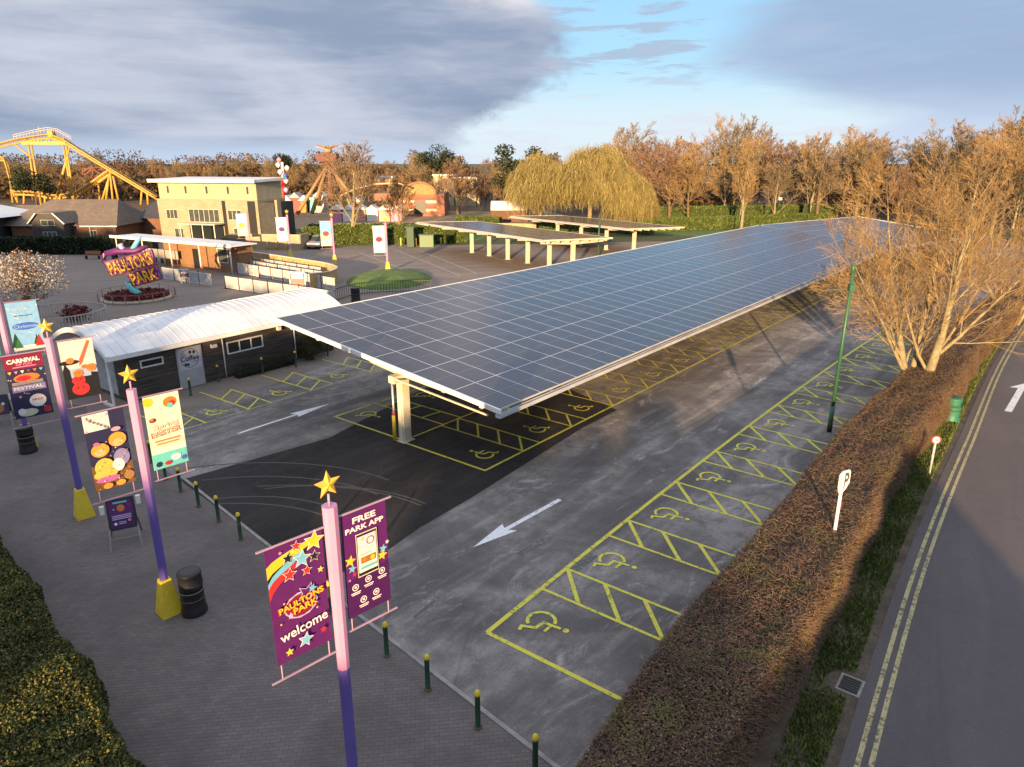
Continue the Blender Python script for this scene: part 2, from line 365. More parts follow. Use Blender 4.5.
def isa(O,x,y,s=1.0,z=.026):
    """wheelchair symbol: O = centre, x,y = axes of the figure"""
    O=V(O); mb=MB(); mb.mat(YP)
    def P(a,b): return O+x*(a*s)+y*(b*s)
    zz=[z+.0008]
    def ln(a,b,w=.11):
        p=P(*a); q=P(*b); t=(q-p).normalized(); n=V((t.y,-t.x,0))*w/2*s; p=p-t*.03; q=q+t*.03
        zz[0]+=.0008; mb.quad(*[V((k.x,k.y,zz[0])) for k in (p-n,q-n,q+n,p+n)])
    n=18; c=(-.05,-.22); r=.42
    for i in range(n):
        a0=R(105+ (360-140)*i/n); a1=R(105+(360-140)*(i+1)/n)
        mb.quad(*[V((P(c[0]+rr*math.cos(a),c[1]+rr*math.sin(a))).to_tuple()[:2]+(z,)) for rr,a in ((r-.055,a0),(r+.055,a0),(r+.055,a1),(r-.055,a1))])
    ln((-.08,.42),(-.02,-.12)); ln((-.02,-.12),(.33,-.16)); ln((.33,-.16),(.5,-.55)); ln((.5,-.55),(.66,-.5)); ln((-.06,.16),(.28,.14),.1)
    mb.poly([V((P(-.1+.1*math.cos(2*PI*i/10),.62+.1*math.sin(2*PI*i/10))).to_tuple()[:2]+(z,)) for i in range(10)])
    return mb.build('wheelchair_symbol',car_park,world=False)
BAYW=3.6; HW=1.24
mb=MB(); mb.mat(YP)
for s in np.arange(0,50,1.0): line(mb,RL(s),RL(s+1.02),.13)
line(mb,RL(0),RL(0,4.75)-V((0,0,0)),.12,.0225)
for i in range(1,14):
    sA=BAYW*i-HW; sB=BAYW*i
    line(mb,RL(sA,.06),RL(sA,4.75),.095,.0225); line(mb,RL(sB,.06),RL(sB,4.75),.095,.0225)
    for k in range(4): line(mb,RL(sB,.05+1.22*k),RL(sA,1.2+1.22*k),.115,.0235)
mb.build('bay_lines',car_park,world=False)
for i in range(0,13):
    s=BAYW*i+1.15; p=RL(s,1.0); t=(RL(s+.5)-RL(s-.5)).normalized(); n=V((t.y,-t.x,0)); isa(p,-t,n,.85)
# rows below the canopy
mb=MB(); mb.mat(YP); P0=3.52
for base,sg,dep in ((C0,-1,4.55),(L0,1,4.55)):
    line(mb,base-D*.05,base+D*60,.11); line(mb,base-N*.05*(-sg),base+N*sg*dep,.11,.0225)
    for i in range(1,17):
        sA=P0*i-1.15; sB=P0*i
        line(mb,base+D*sA,base+D*sA+N*sg*dep,.085,.0225); line(mb,base+D*sB,base+D*sB+N*sg*dep,.085,.0225)
        for k in range(4):
            if sg<0: line(mb,base+D*sA-N*(.05+1.18*k),base+D*sB-N*(1.12+1.18*k),.09,.0235)
            elif k<3: line(mb,base+D*sA+N*(.6+1.3*k),base+D*sB+N*(.7+1.3*k),.09,.0235)
mb2=line(mb,(C0+L0)/2,(C0+L0)/2+D*60,.09,.0245)
mb.build('bay_lines',car_park,world=False)
for i in range(0,14):
    s=P0*i+1.15
    isa(C0+D*s-N*1.15,D,-N,.8)
    if i<8: isa(L0+D*s+N*1.1,-D,N,.8)
# row in front of the low building
Wl=V((-14.13,28.67,0)); DW,NW=dirs(R(53.2)); mb=MB(); mb.mat(YPF); line(mb,Wl-DW*1.5,Wl+DW*14,.09); mb.mat(YP)
nodes=[(.0,1.2),(4.05,5.25),(8.0,9.2),(12.1,13.3)]
nodes=[(-.55,.75),(2.95+.0,4.15),(6.55,7.9),(10.6,11.8)]
for a,b in nodes:
    line(mb,Wl+DW*a,Wl+DW*a-NW*4.3,.09,.0225); line(mb,Wl+DW*b,Wl+DW*b-NW*3.5,.09,.0225)
    for k in range(3): line(mb,Wl+DW*a-NW*(.1+1.15*k),Wl+DW*b-NW*(1.05+1.15*k),.09,.0235)
mb.build('bay_lines',car_park,world=False)
for a in (1.75,5.3,9.0): isa(Wl+DW*a-NW*1.1,DW,-NW,.8)
# lane arrows
def arrow(name,tail,tip,m,hw=.42,hl=1.5,w=.16,z=.024,half=False,parent=car_park):
    tail=V(tail);tip=V(tip); t=(tip-tail).normalized(); n=V((t.y,-t.x,0)); b=tip-t*hl; u=V((0,0,z)); mb=MB(); mb.mat(m)
    mb.quad(tail-n*w/2+u,b-n*w/2+u,b+n*w/2+u,tail+n*w/2+u)
    mb.poly([b-n*hw+t*(-.15)+u,tip+u,b+n*hw+t*(-.15)+u,b+t*.0+n*w/2+u,b-n*w/2+u])
    return mb.build(name,parent,world=False)
arrow('lane_arrow',U(560,500),U(473,548),WP,.32,1.5,.17)
arrow('lane_arrow',U(238,434),U(330,404),WP,.33,1.9,.13)
mb=MB(); mb.mat(WPF)
for a,b,wd in (((519,555),(545,540),.22),((570,572),(594,555),.3),((428,622),(462,604),.1),((414,618),(438,598),.08),((615,512),(629,502),.12),((640,421),(672,404),.1)): line(mb,U(*a),U(*b),wd,.02)
mb.build('old_marking_traces',car_park,world=False)
# tyre marks swinging over the fresh patch
mb=MB(); mb.mat(paint('tyre_mark',(.033,.032,.032),.9)); _r=random.Random(3)
for k in range(6):
    c0_=V((-9.5+_r.random()*2.5,17.5+_r.random()*2,0)); rr0=4.2+.55*k+_r.random()*.3; a0_=R(38+_r.random()*12); a1_=R(95+_r.random()*22); n_=16
    for j in range(n_):
        b0=a0_+(a1_-a0_)*j/n_; b1=a0_+(a1_-a0_)*(j+1)/n_; w_=.10
        P_=[c0_+V((math.cos(b)*q,math.sin(b)*q*.8,.0185+.0002*k)) for q,b in ((rr0,b0),(rr0+w_,b0),(rr0+w_,b1),(rr0,b1))]
        mb.quad(*P_)
mb.build('tyre_marks',car_park,world=False)
# drain grate in the car park
# ------------------------------------------------------------------ road, verge
redge=[V((-3.2,-4,0)),V((1.8,4,0)),U(838,767),U(896,586),U(929,503),U(958,440),U(1000,352),V((46,60,0)),V((64,78,0)),V((90,98,0))]
def offs(pl,o):
    out=[]
    for i,p in enumerate(pl):
        t=(pl[min(i+1,len(pl)-1)]-pl[max(i-1,0)]).normalized(); out.append(p+V((t.y,-t.x,0))*o)
    return out
def smooth(pl,k=6):
    out=[]; n=len(pl)
    for i in range(n-1):
        p0=pl[max(i-1,0)];p1=pl[i];p2=pl[i+1];p3=pl[min(i+2,n-1)]
        for j in range(k):
            t=j/k; out.append(.5*((2*p1)+(p2-p0)*t+(2*p0-5*p1+4*p2-p3)*t*t+(3*p1-p0-3*p2+p3)*t**3))
    return out+[pl[-1]]
redge=smooth(redge); rr=offs(redge,7.0)
mb=MB(); mb.mat(A_ROAD)
for i in range(len(redge)-1): mb.quad(*[V((p.x,p.y,.02)) for p in (redge[i],redge[i+1],rr[i+1],rr[i])])
road=tag(mb.build('road'),kind='structure')
YD=paint('faded_double_yellow',(.42,.38,.2),.3)
mb=MB(); mb.mat(YD)
l1=offs(redge,.30); l2=offs(redge,.52)
for l in (l1,l2):
    for a,b in zip(l[:-1],l[1:]): line(mb,a,b+(b-a)*.01,.1,.026)
mb.build('double_yellow_lines',road,world=False)
mb=arrow('lane_arrow',U(1008,412),U(1024,384),WP,.5,1.1,.28,.026,parent=road)
# verge: soil strip, grass
VG=mat('verge_grass',(.04,.07,.015),.95,.4,1.5,bump=.7,bscale=25,fine=.5); SOIL=mat('verge_soil',(.10,.08,.06),.95,.4,1.3,bump=.6,bscale=15,fine=.5)
vi=offs(redge,-2.6)
mb=MB(); mb.mat(SOIL)
for i in range(len(redge)-1): mb.quad(*[V((p.x,p.y,.012)) for p in (vi[i],vi[i+1],redge[i+1],redge[i])])
tag(mb.build('verge'),kind='structure')
def blades(name,P0,P1,dens,h,m,lumps=True):
    """grass tufts between two polylines"""
    cs=[]
    for i in range(len(P0)-1):
        a,b,c,d=P0[i],P0[i+1],P1[i+1],P1[i]
        area=((b-a).cross(d-a)).length; n=int(area*dens)
        if n<1 or a.y<3 or a.y>75: continue
        u=RNG.random(n)[:,None]; v=RNG.random(n)[:,None]
        pts=(np.array(a)*(1-u)+np.array(b)*u)*(1-v)+(np.array(d)*(1-u)+np.array(c)*u)*v; cs.append(pts)
    c=np.concatenate(cs); n=len(c)
    k=np.sin(c[:,0]*2.1)*np.cos(c[:,1]*1.7)+RNG.normal(size=n)*.5
    c=c[(k>-.7)&(np.hypot(c[:,0]-U(850,686).x,c[:,1]-U(850,686).y)>.5)]; n=len(c); hh=h*(.4+RNG.random(n)*.9)
    an=RNG.random(n)*2*PI; w=.012+.015*RNG.random(n); L=RNG.normal(size=(n,2))*.4*hh[:,None]
    dx=np.stack([np.cos(an)*w,np.sin(an)*w,np.zeros(n)],1); c[:,2]=.014
    tip=c+np.stack([L[:,0],L[:,1],hh],1)
    v=np.stack([c-dx,c+dx,tip+dx*.3,tip-dx*.3],1).reshape(-1,3)
    o=npmesh(name,v,np.arange(n*4).reshape(n,4),m); return o
GB=leafmat('grass_blades',[(.04,.07,.015),(.08,.14,.025),(.13,.18,.04),(.18,.16,.06)])
tag(blades('verge_grass',offs(redge,-1.05),offs(redge,-.22),1300,.085,GB),'short green grass on the verge beside the double yellow lines','grass',kind='stuff')
tag(blades('verge_weeds',offs(redge,-2.5),offs(redge,-1.7),150,.08,GB),'sparse weeds on bare soil along the foot of the beech hedge','grass',kind='stuff')
mb=MB(); mb.mat(KERB); dc=U(850,686); mb.box(dc+V((0,0,.02)),(.62,.5,.03),R(52)); mb.mat(BLACK); mb.box(dc+V((0,0,.042)),(.5,.38,.012),R(52)); mb.mat(mat('cast_iron',(.03,.03,.03),.5))
for i in range(6):
    mb.box(dc+V((math.cos(R(52)),math.sin(R(52)),0))*(-.2+.08*i)+V((0,0,.054)),(.028,.38,.012),R(52))
tag(mb.build('drain_grate'),'black iron drain grate in a concrete surround on the verge','drain')
# ------------------------------------------------------------------ solar canopy
def solar_mat():
    m,g,b=newmat('solar_glass'); uv=g.new('ShaderNodeUVMap').outputs[0]
    s=g.new('ShaderNodeSeparateXYZ'); g.l.new(uv,s.inputs[0]); u,v=s.outputs[0],s.outputs[1]
    def ln(x,k,wd):
        f=g.m('FRACT',g.m('MULTIPLY',x,k)); a=g.m('ABSOLUTE',g.m('SUBTRACT',f,.5)); return g.rng(a,.5-wd,.5,0,1,False)
    cell=g.m('MAXIMUM',ln(u,12,.05),ln(v,6,.045)); bus=g.m('MULTIPLY',ln(v,24,.1),.35)
    mid=g.rng(g.m('ABSOLUTE',g.m('SUBTRACT',u,.5)),.006,.004,0,1,False)
    base=g.mix(g.new('ShaderNodeNewGeometry').outputs['Random Per Island'],(.014,.017,.036,1),(.028,.024,.036,1))
    nn=g.noise(geo(g),.25,4,.6); base=g.mix(g.rng(nn,.4,.65,0,.5),base,(.016,.022,.052,1))
    dust=g.noise(geo(g),1.2,6,.7); base=g.mix(g.rng(dust,.45,.8,0,.18),base,(.22,.21,.22,1))
    o=g.mix(g.m('MULTIPLY',g.m('MAXIMUM',cell,bus),.25),base,(.30,.32,.38,1)); o=g.mix(mid,o,(.16,.17,.2,1))
    g.l.new(o,b.inputs['Base Color']); g.l.new(g.rng(dust,.4,.8,.14,.3),b.inputs['Roughness']); b.inputs['IOR'].default_value=1.5
    b.inputs['Coat Weight'].default_value=.0
    return m
SOLAR=solar_mat(); FRAMEM=mat('panel_frame',(.55,.55,.57),.4,.05,1,metal=.2); FASC=mat('canopy_fascia',(.75,.75,.73),.45,.06,1)
def panel_block(name,parent,cells,O,Dv,Ev,pw,pl,up):
    """solar panels: cells=(i,j) list; Ev runs across (unit, tilted), Dv along"""
    me=bpy.data.meshes.new(name); vs=[];fs=[];mi=[];uvs=[]
    fr=.018; th=.04; loc=parent.location
    for i,j in cells:
        o=O+Ev*(pw*j)+Dv*(pl*i); a=Ev*(pw-.001); b=Dv*(pl-.001); u=up*th
        k=len(vs); vs+=[o,o+a,o+a+b,o+b,o+u,o+a+u,o+a+b+u,o+b+u]
        f=[(0,3,2,1),(0,1,5,4),(1,2,6,5),(2,3,7,6),(3,0,4,7)]
        an=a.normalized()*fr; bn=b.normalized()*fr; q=o+u
        vs+=[q+an+bn,q+a-an+bn,q+a+b-an-bn,q+b+an-bn]
        f+=[(4,5,9,8),(5,6,10,9),(6,7,11,10),(7,4,8,11)]
        for t in f: fs.append(tuple(k+x for x in t)); mi.append(1); uvs+=[(0,0)]*4
        fs.append((k+8,k+9,k+10,k+11)); mi.append(0); uvs+=[(0,0),(1,0),(1,1),(0,1)]
    me.from_pydata([tuple(v-loc) for v in vs],[],fs); me.materials.append(SOLAR); me.materials.append(FRAMEM)
    me.polygons.foreach_set('material_index',mi); ul=me.uv_layers.new(name='UVMap'); ul.data.foreach_set('uv',np.array(uvs,dtype=np.float32).ravel()); me.update()
    ob=bpy.data.objects.new(name,me); COL.objects.link(ob); ob.parent=parent; return ob
def canopy(label,c0,ang,s0,length,tl,tr,zl,zr,col_off,col_step,parts=100,pw=2.19,pl=1.22,colh=None,detail=True,colmat=None,nearf=True,farf=True,fasc=None):
    FASC=fasc or globals()['FASC']
    """mono-pitch solar roof on a single row of columns. c0 = column line origin"""
    d,n=dirs(ang); c0=V(c0); Wd=tr-tl; slope=(zr-zl)/Wd
    e=(n*Wd+V((0,0,zr-zl))).normalized(); up=d.cross(e); up=up if up.z>0 else -up
    O=c0+d*s0+n*tl+V((0,0,zl)); width=(n*Wd+V((0,0,zr-zl))).length
    t=thing('solar_canopy',label,'solar canopy',tuple(c0))
    nc=int(width/pw+.3); pw=width/nc; nr=int(length/pl)
    cells=[(i,j) for i in range(nr) for j in range(nc)]
    for ij in cells[:parts]: panel_block('solar_panel',t,[ij],O,d,e,pw,pl,up)
    if len(cells)>parts:
        o=panel_block('solar_panels',t,cells[parts:],O,d,e,pw,pl,up); o['kind']='stuff'
    L=nr*pl
    # fascia along the near and far ends, gutter along the low edge, roof sheet below
    if nearf: mb=MB(); mb.obox(O-up*.10-d*.10-e*.1,e*(width+.2),d*.09,up*.17); mb.build('end_fascia',t,FASC)
    mb=MB()
    if farf: mb.obox(O-up*.10+d*(L+.01)-e*.1,e*(width+.2),d*.09,up*.17)
    mb.obox(O-up*.1-e*.1,d*L,e*.09,up*.15); mb.build('edge_trim',t,FASC)
    mb=MB(); mb.obox(O-up*.03,e*width,d*L,up*.02); mb.build('roof_sheet',t,mat('roof_underside',(.5,.48,.42),.6,.1,1))
    # gutter: U channel
    q=O+e*(width+.02)-V((0,0,.05)); mb=MB(); mb.mat(mat('gutter_metal',(.4,.42,.45),.45,.15,1))
    mb.obox(q-d*.25-V((0,0,.14)),d*(L+.3),n*.02,V((0,0,.12))); mb.obox(q-d*.25-V((0,0,.14)),d*(L+.3),n*.20,V((0,0,.02))); mb.obox(q-d*.25-V((0,0,.14))+n*.2,d*(L+.3),n*.02,V((0,0,.14))); mb.build('gutter',t)
    # purlins
    mb=MB(); mb.mat(CREAMST)
    for k in range(7):
        tt=width*(k+.5)/7; mb.obox(O+e*(tt-.08)-up*.28+d*.12,d*(L-.2),e*.16,up*.24)
    mb.build('purlins',t)
    ncol=int((L-col_off)/col_step)+1
    for k in range(ncol):
        s=s0+col_off+k*col_step; b=c0+d*s
        zt=zl-slope*0+slope*(0-tl)-.55  # underside at t=0
        cm=MB(); cm.mat(colmat or CREAMST)
        cm.obox(b-n*.10-d*.24,n*.20,d*.06,V((0,0,zt))); cm.obox(b-n*.10+d*.18,n*.20,d*.06,V((0,0,zt))); cm.obox(b-n*.02-d*.2,n*.04,d*.4,V((0,0,zt)))
        if detail: cm.obox(b-n*.17-d*.19,n*.34,d*.38,V((0,0,zt-.002)))
        cm.obox(b-n*.26-d*.32,n*.52,d*.64,V((0,0,.03)))
        cm.build('column',t)
        rm=MB(); rm.mat(CREAMST)
        # tapered rafter beam following the slope, both arms
        for sg,ln_ in ((1,tr*.93),(-1,-tl*.93)):
            a=b+V((0,0,zt)); p=[]
            z1=zt+slope*sg*ln_+ .26
            q0=b-d*.1; pts=[q0+V((0,0,zt+.26)),q0+V((0,0,zt-.08)),q0+n*sg*ln_+V((0,0,z1-.16)),q0+n*sg*ln_+V((0,0,z1))]
            rm.extrude(pts,d*.2)
        rm.build('rafter',t)
    return t
CC=(C0+L0)/2+D*.15
main=canopy('large sloping solar canopy roofing the middle bays of the near car park',CC,ANG,-.75,62,-7.45,5.75,4.3,2.85,.75,7.3,farf=False)
d_,n_=D,N
# protective pipe beside the first column
pb=CC-D*.30-N*.30; mb=MB(); mb.mat(STEEL); mb.tube([pb,pb+V((0,0,2.9))],.055,8); mb.build('downpipe',main)
mb=MB(); mb.mat(YEL); mb.tube([pb-D*.02,pb-D*.02+V((0,0,1.15))],.075,8); mb.mat(RED); mb.tube([pb+V((0,0,1.15)),pb+V((0,0,1.25))],.078,8); mb.tube([pb+V((0,0,.0)),pb+V((0,0,.1))],.08,8); mb.build('pipe_guard',main)
mb=MB(); mb.mat(CREAMST); mb.bar(CC-D*.5+V((0,0,2.85)),CC-D*.5+N*5+V((0,0,2.42)),.06); mb.box(CC-D*.35+V((0,0,2.8)),(.5,.35,.3),ANG); mb.build('cable_tray',main)
# neighbouring roof section beyond the far end
_d2,_n2=dirs(R(37)); canopy('further solar canopy behind the tall bare tree, turned towards the woods',tuple(CC+D*61.0-N*7.4+_n2*6.9),R(37),0,21,-6.9,6.3,4.28,2.9,2,7,parts=0,detail=False,nearf=False)
# ------------------------------------------------------------------ banner poles
def gradpole():
    m,g,b=newmat('pole_paint'); oc=objc(g); s=g.new('ShaderNodeSeparateXYZ'); g.l.new(oc,s.inputs[0])
    n=g.noise(oc,3,3,.5); f=g.rng(g.m('ADD',s.outputs[2],g.m('MULTIPLY',g.m('SUBTRACT',n,.5),.3)),3.3,4.5)
    g.l.new(g.mix(f,(.12,.085,.33,1),(.50,.25,.43,1)),b.inputs['Base Color']); b.inputs['Roughness'].default_value=.5; return m
GP=gradpole(); PKP=mat('pole_pink',(.50,.25,.43),.5,.06,1); VIP=mat('pole_violet',(.12,.085,.33),.5,.08,1)
STARG=mat('star_gold',(.6,.38,.05),.45,.1,4)
def star3d(mb,c,r,th,facing):
    """five-pointed star standing upright, thickness th along facing"""
    c=V(c); f=V(facing).normalized(); sdir=f.cross(V((0,0,1))).normalized(); pts=[]
    for i in range(10):
        a=PI/2+PI*i/5; q=r if i%2==0 else r*.45; pts.append(c+sdir*q*math.cos(a)+V((0,0,1))*q*math.sin(a))
    n=len(pts); b=len(mb.v); A=c+f*th; B=c-f*th
    fs=[(10,i,(i+1)%10) for i in range(10)]+[(11,(i+1)%10,i) for i in range(10)]
    mb.add(pts+[A,B],fs)
def banner_pole(loc,label,group,arm,H=6.05,rot=0,solid=False,scale=1.0,pink=False):
    """arm = unit vector to the viewer's right; returns the thing"""
    t=thing('banner_pole',label,'banner pole',tuple(loc),0,group); L=V(loc); a=V(arm).normalized(); f=a.cross(V((0,0,1)))
    if f.y>0: f=-f
    mb=MB(); mb.mat(YEL); w0=.27*scale; w1=.13*scale; hh=(.62 if solid else 1.0)*scale
    pts0=[L+a*x*w0+f*y*w0 for x,y in ((-1,-1),(1,-1),(1,1),(-1,1))]; pts1=[L+a*x*w1+f*y*w1+V((0,0,hh)) for x,y in ((-1,-1),(1,-1),(1,1),(-1,1))]
    mb.add(pts0+pts1,[(3,2,1,0),(4,5,6,7),(0,1,5,4),(1,2,6,5),(2,3,7,6),(3,0,4,7)]); mb.build('base',t,bevel=.015)
    mb=MB()
    if solid:
        mb.mat(VIP); mb.tube([L+V((0,0,.55)),L+V((0,0,3.0))],[.10,.105],8,smooth=False); mb.mat(PKP); mb.tube([L+V((0,0,3.0)),L+V((0,0,H))],[.105,.125],8,smooth=False)
    else:
        mb.mat(PKP if pink else GP); mb.tube([L+V((0,0,hh-.1)),L+V((0,0,H))],[.1*scale,.115*scale],8,smooth=False)
    mb.build('pole',t)
    mb=MB(); mb.mat(STARG); star3d(mb,L+V((0,0,H+.36*scale)),.24*scale,.05,f); mb.mat(PKP); mb.tube([L+V((0,0,H)),L+V((0,0,H+.2))],.02,6); mb.build('star',t)
    return t
def banner(t,a,x0,x1,ztop,zbot,draw,fwd=.0,barz=.28):
    """banner from x0 to x1 (signed metres along a from the pole axis), with its bars"""
    L=t.location; a=V(a).normalized(); f=a.cross(V((0,0,1)))
    if f.y>0: f=-f
    xi,xo=(x0,x1) if abs(x0)<abs(x1) else (x1,x0); sg=1 if xo>0 else -1
    ARMM=mat('arm_lilac',(.34,.22,.32),.5,.1,2); mb=MB(); mb.mat(ARMM); mb.bar(L+a*.08*sg+V((0,0,ztop)),L+a*(xo+sg*.12)+V((0,0,ztop)),.026)
    mb.build('arm',t)
    mb=MB(); mb.mat(ARMM); zb=zbot-barz
    mb.bar(L+a*.08*sg+V((0,0,zb)),L+a*(xo+sg*.12)+V((0,0,zb)),.026)
    for x in (xi+sg*.06,xo-sg*.06): mb.bar(L+a*x+V((0,0,zb)),L+a*x+V((0,0,zbot-.01)),.018)
    mb.build('tension_bar',t)
    xa,xb=min(x0,x1),max(x0,x1); W=xb-xa; Hh=ztop-zbot-.03
    mb=MB(); O=L+a*xa+V((0,0,zbot)); 
    base=draw.__defaults__[0] if draw.__defaults__ else PURP
    mb.mat(base); mb.obox(O-f*.006,a*W,f*.012,V((0,0,Hh)))
    P=Panel(mb,O+f*.0065,a,V((0,0,1)),f); draw(P,W,Hh); mb.build('banner',t)
def draw_welcome(P,W,H,bg=PURP):
    # swoosh of ribbons from the top right to the left edge
    def rib(y0,y1,x1,ya,yb,m):
        n=8; up=[];lo=[]
        for i in range(n+1):
            t=i/n; x=t*x1*W; up.append((x,(y0+(ya-y0)*t**.6)*H)); lo.append((x,(y1+(yb-y1)*t**.6)*H))
        P.poly(lo+up[::-1],m)
    rib(.86,.74,.80,.97,.925,YEL); rib(.76,.66,.72,.90,.87,BLACK); rib(.72,.62,.62,.90,.86,CYAN); rib(.68,.575,.55,.83,.79,RED)
    for x,y,r,m in ((.84,.94,.17,YEL),(.82,.81,.10,BLACK),(.60,.83,.15,CYAN),(.52,.955,.09,RED),(.36,.88,.10,BLACK),(.36,.74,.12,RED),(.66,.72,.09,RED),(.9,.68,.055,YEL),(.24,.95,.03,PINK)):
        P.star(x*W,y*H,r*W*1.15,WHITE,80); P.star(x*W,y*H,r*W,m,80)
    P.disc(.5*W,.455*H,.30*W,LILAC,11,.24*W); P.disc(.5*W,.455*H,.275*W,MAROON,13,.21*W); P.star(.62*W,.53*H,.2*W,LILAC,60); P.star(.62*W,.53*H,.17*W,PURP,60)
    P.star(.72*W,.55*H,.09*W,CYAN,70); P.star(.3*W,.40*H,.07*W,LILAC)
    for k in range(10): P.disc(W*(.12+.76*((k*.37)%1)),H*(.36+.2*((k*.61)%1)),.018*W,YEL,6)
    P.text('PAULTONS',.5*W,.495*H,RED,w=.84*W,h=.062*H,bold=.06,rot=7); P.text('PAULTONS',.5*W,.497*H,YEL,w=.80*W,h=.052*H,bold=.02,rot=7)
    P.text('PARK',.56*W,.435*H,RED,w=.47*W,h=.062*H,bold=.06,rot=7); P.text('PARK',.56*W,.437*H,YEL,w=.43*W,h=.052*H,bold=.02,rot=7)
    P.text('welcome',.5*W,.265*H,WHITE,w=.86*W,h=.085*H,bold=.012,rot=6)
    P.star(.5*W,.14*H,.15*W,WHITE,75); P.star(.5*W,.14*H,.125*W,CYAN,75); P.star(.2*W,.10*H,.08*W,YEL); P.star(.83*W,.155*H,.07*W,RED,80)
def draw_app(P,W,H,bg=PURP):
    P.poly([(0,0),(W,0),(W,.42*H),(0,.36*H)],C('deep_purple',(.05,.006,.08)))
    P.text('FREE',.5*W,.925*H,WHITE,w=.52*W,h=.058*H,bold=.03); P.text('PARK APP',.5*W,.845*H,WHITE,w=.86*W,h=.05*H,bold=.03)
    for x,y,r,m in ((.13,.56,.13,YEL),(.16,.48,.1,CYAN),(.2,.42,.06,RED),(.88,.55,.1,CYAN),(.85,.49,.12,YEL),(.98,.6,.05,WHITE),(.08,.38,.035,PINK)): P.star(x*W,y*H,r*W,m,75)
    P.k=24
    P.rect(.26*W,.375*H,.74*W,.795*H,CREAM); P.rect(.275*W,.385*H,.725*W,.785*H,BLACK); P.rect(.29*W,.415*H,.71*W,.765*H,C('screen_cream',(.72,.7,.6)))
    P.rect(.29*W,.64*H,.71*W,.765*H,C('screen_lilac',(.5,.5,.62))); P.disc(.58*W,.70*H,.09*W,RED,14,.085*W); P.disc(.58*W,.70*H,.065*W,WHITE,14); P.star(.4*W,.735*H,.05*W,YEL)
    P.rect(.34*W,.50*H,.68*W,.56*H,C('brown_print',(.3,.12,.04))); P.disc(.42*W,.535*H,.05*W,ORAN); P.disc(.6*W,.53*H,.05*W,YEL); P.rect(.32*W,.585*H,.6*W,.593*H,GREY); P.rect(.32*W,.445*H,.68*W,.47*H,CYAN)
    for x,y in ((.2,.285),(.5,.315),(.82,.335),(.36,.135),(.66,.15)):
        P.k=4; P.disc(x*W,y*H,.075*W,WHITE,12); P.disc(x*W,y*H,.055*W,PURP,12); P.rect((x-.025)*W,y*H-.02*W,(x+.025)*W,y*H+.03*W,WHITE)
        P.rect((x-.11)*W,(y-.055)*H,(x+.11)*W,(y-.045)*H,WHITE); P.rect((x-.09)*W,(y-.07)*H,(x+.09)*W,(y-.062)*H,WHITE)
def draw_spring(P,W,H,bg=None):
    bgm=C('banner_cream',(.62,.70,.52)); tl=C('banner_teal',(.12,.5,.48)); md=C('banner_mint',(.42,.66,.58)); pk=C('banner_blush',(.72,.55,.45))
    P.rect(0,0,W,H,bgm); P.rect(0,.28*H,W,.37*H,pk); P.rect(0,.20*H,W,.29*H,md); P.rect(0,0,W,.21*H,tl)
    P.disc(.12*W,.93*H,.14*W,YEL); P.disc(.72*W,.88*H,.2*W,ORAN,12,.16*W); P.disc(.78*W,.86*H,.1*W,RED,5); P.disc(.72*W,.83*H,.09*W,TEAL,5); P.disc(.17*W,.68*H,.1*W,MAROON,10,.07*W); P.disc(.15*W,.69*H,.05*W,ORAN,8)
    P.k=10; P.text('Spring',.52*W,.575*H,ORAN,w=.72*W,h=.085*H,bold=.03,rot=6); P.text('Spring',.52*W,.577*H,WHITE,w=.68*W,h=.07*H,bold=0,rot=6)
    P.text('EASTER',.5*W,.49*H,RED,w=.86*W,h=.075*H,bold=.04,rot=5); P.text('EASTER',.5*W,.492*H,CREAM,w=.8*W,h=.06*H,bold=0,rot=5)
    P.rect(.14*W,.375*H,.85*W,.395*H,ORAN); P.rect(.18*W,.335*H,.8*W,.35*H,ORAN); P.disc(.66*W,.12*H,.15*W,WHITE,12,.1*W); P.disc(.42*W,.06*H,.11*W,RED,10,.07*W); P.disc(.15*W,.07*H,.09*W,NAVY,6); P.disc(.88*W,.08*H,.08*W,BLUE,6)
def draw_soft(P,W,H,bg=NAVY):
    # plain stand-in for a photo banner: soft rounded shapes in the same colours
    P.rect(0,.78*H,.62*W,H,C('print_sky',(.55,.57,.6))); P.poly([(0,0),(W,0),(W,.3*H),(.5*W,.22*H),(0,.34*H)],C('print_brown',(.16,.08,.03)))
    o=C('print_orange',(.75,.30,.05)); 
    for k in range(26): P.k=3; P.disc(W*(.05+.55*((k*.618)%1)),H*(.79+.19*((k*.377)%1)),.035*W,[GREY,C('print_sky',(.55,.57,.6)),C('print_brown',(.16,.08,.03))][k%3],6)
    for x,y,r,q,m in ((.27,.53,.22,.19,o),(.72,.62,.22,.2,o),(.27,.5,.13,.09,C('print_peach',(.6,.4,.2))),(.72,.58,.13,.1,C('print_peach',(.6,.4,.2))),(.3,.30,.24,.26,C('print_lime',(.42,.42,.08))),(.75,.38,.2,.24,C('print_periwinkle',(.22,.2,.42))),
        (.64,.29,.15,.18,WHITE),(.3,.21,.3,.14,C('print_lime',(.42,.42,.08))),(.33,.14,.3,.09,C('print_magenta',(.45,.12,.32))),(.3,.05,.12,.08,o),(.62,.05,.12,.08,o),(.85,.12,.13,.13,C('print_tan',(.3,.16,.06))),(.72,.76,.12,.06,C('print_lilac',(.5,.3,.4))),(.2,.62,.08,.05,C('print_magenta',(.45,.12,.32)))):
        P.k=max(P.k,30); P.disc(x*W,y*H,r*W,m,18,q*W)
    for k in range(30): P.k=60; P.disc(W*(.08+.84*((k*.618)%1)),H*(.04+.6*((k*.415)%1)),.018*W,[o,C('print_tan',(.3,.16,.06)),WHITE,C('print_lime',(.42,.42,.08))][k%4],6)
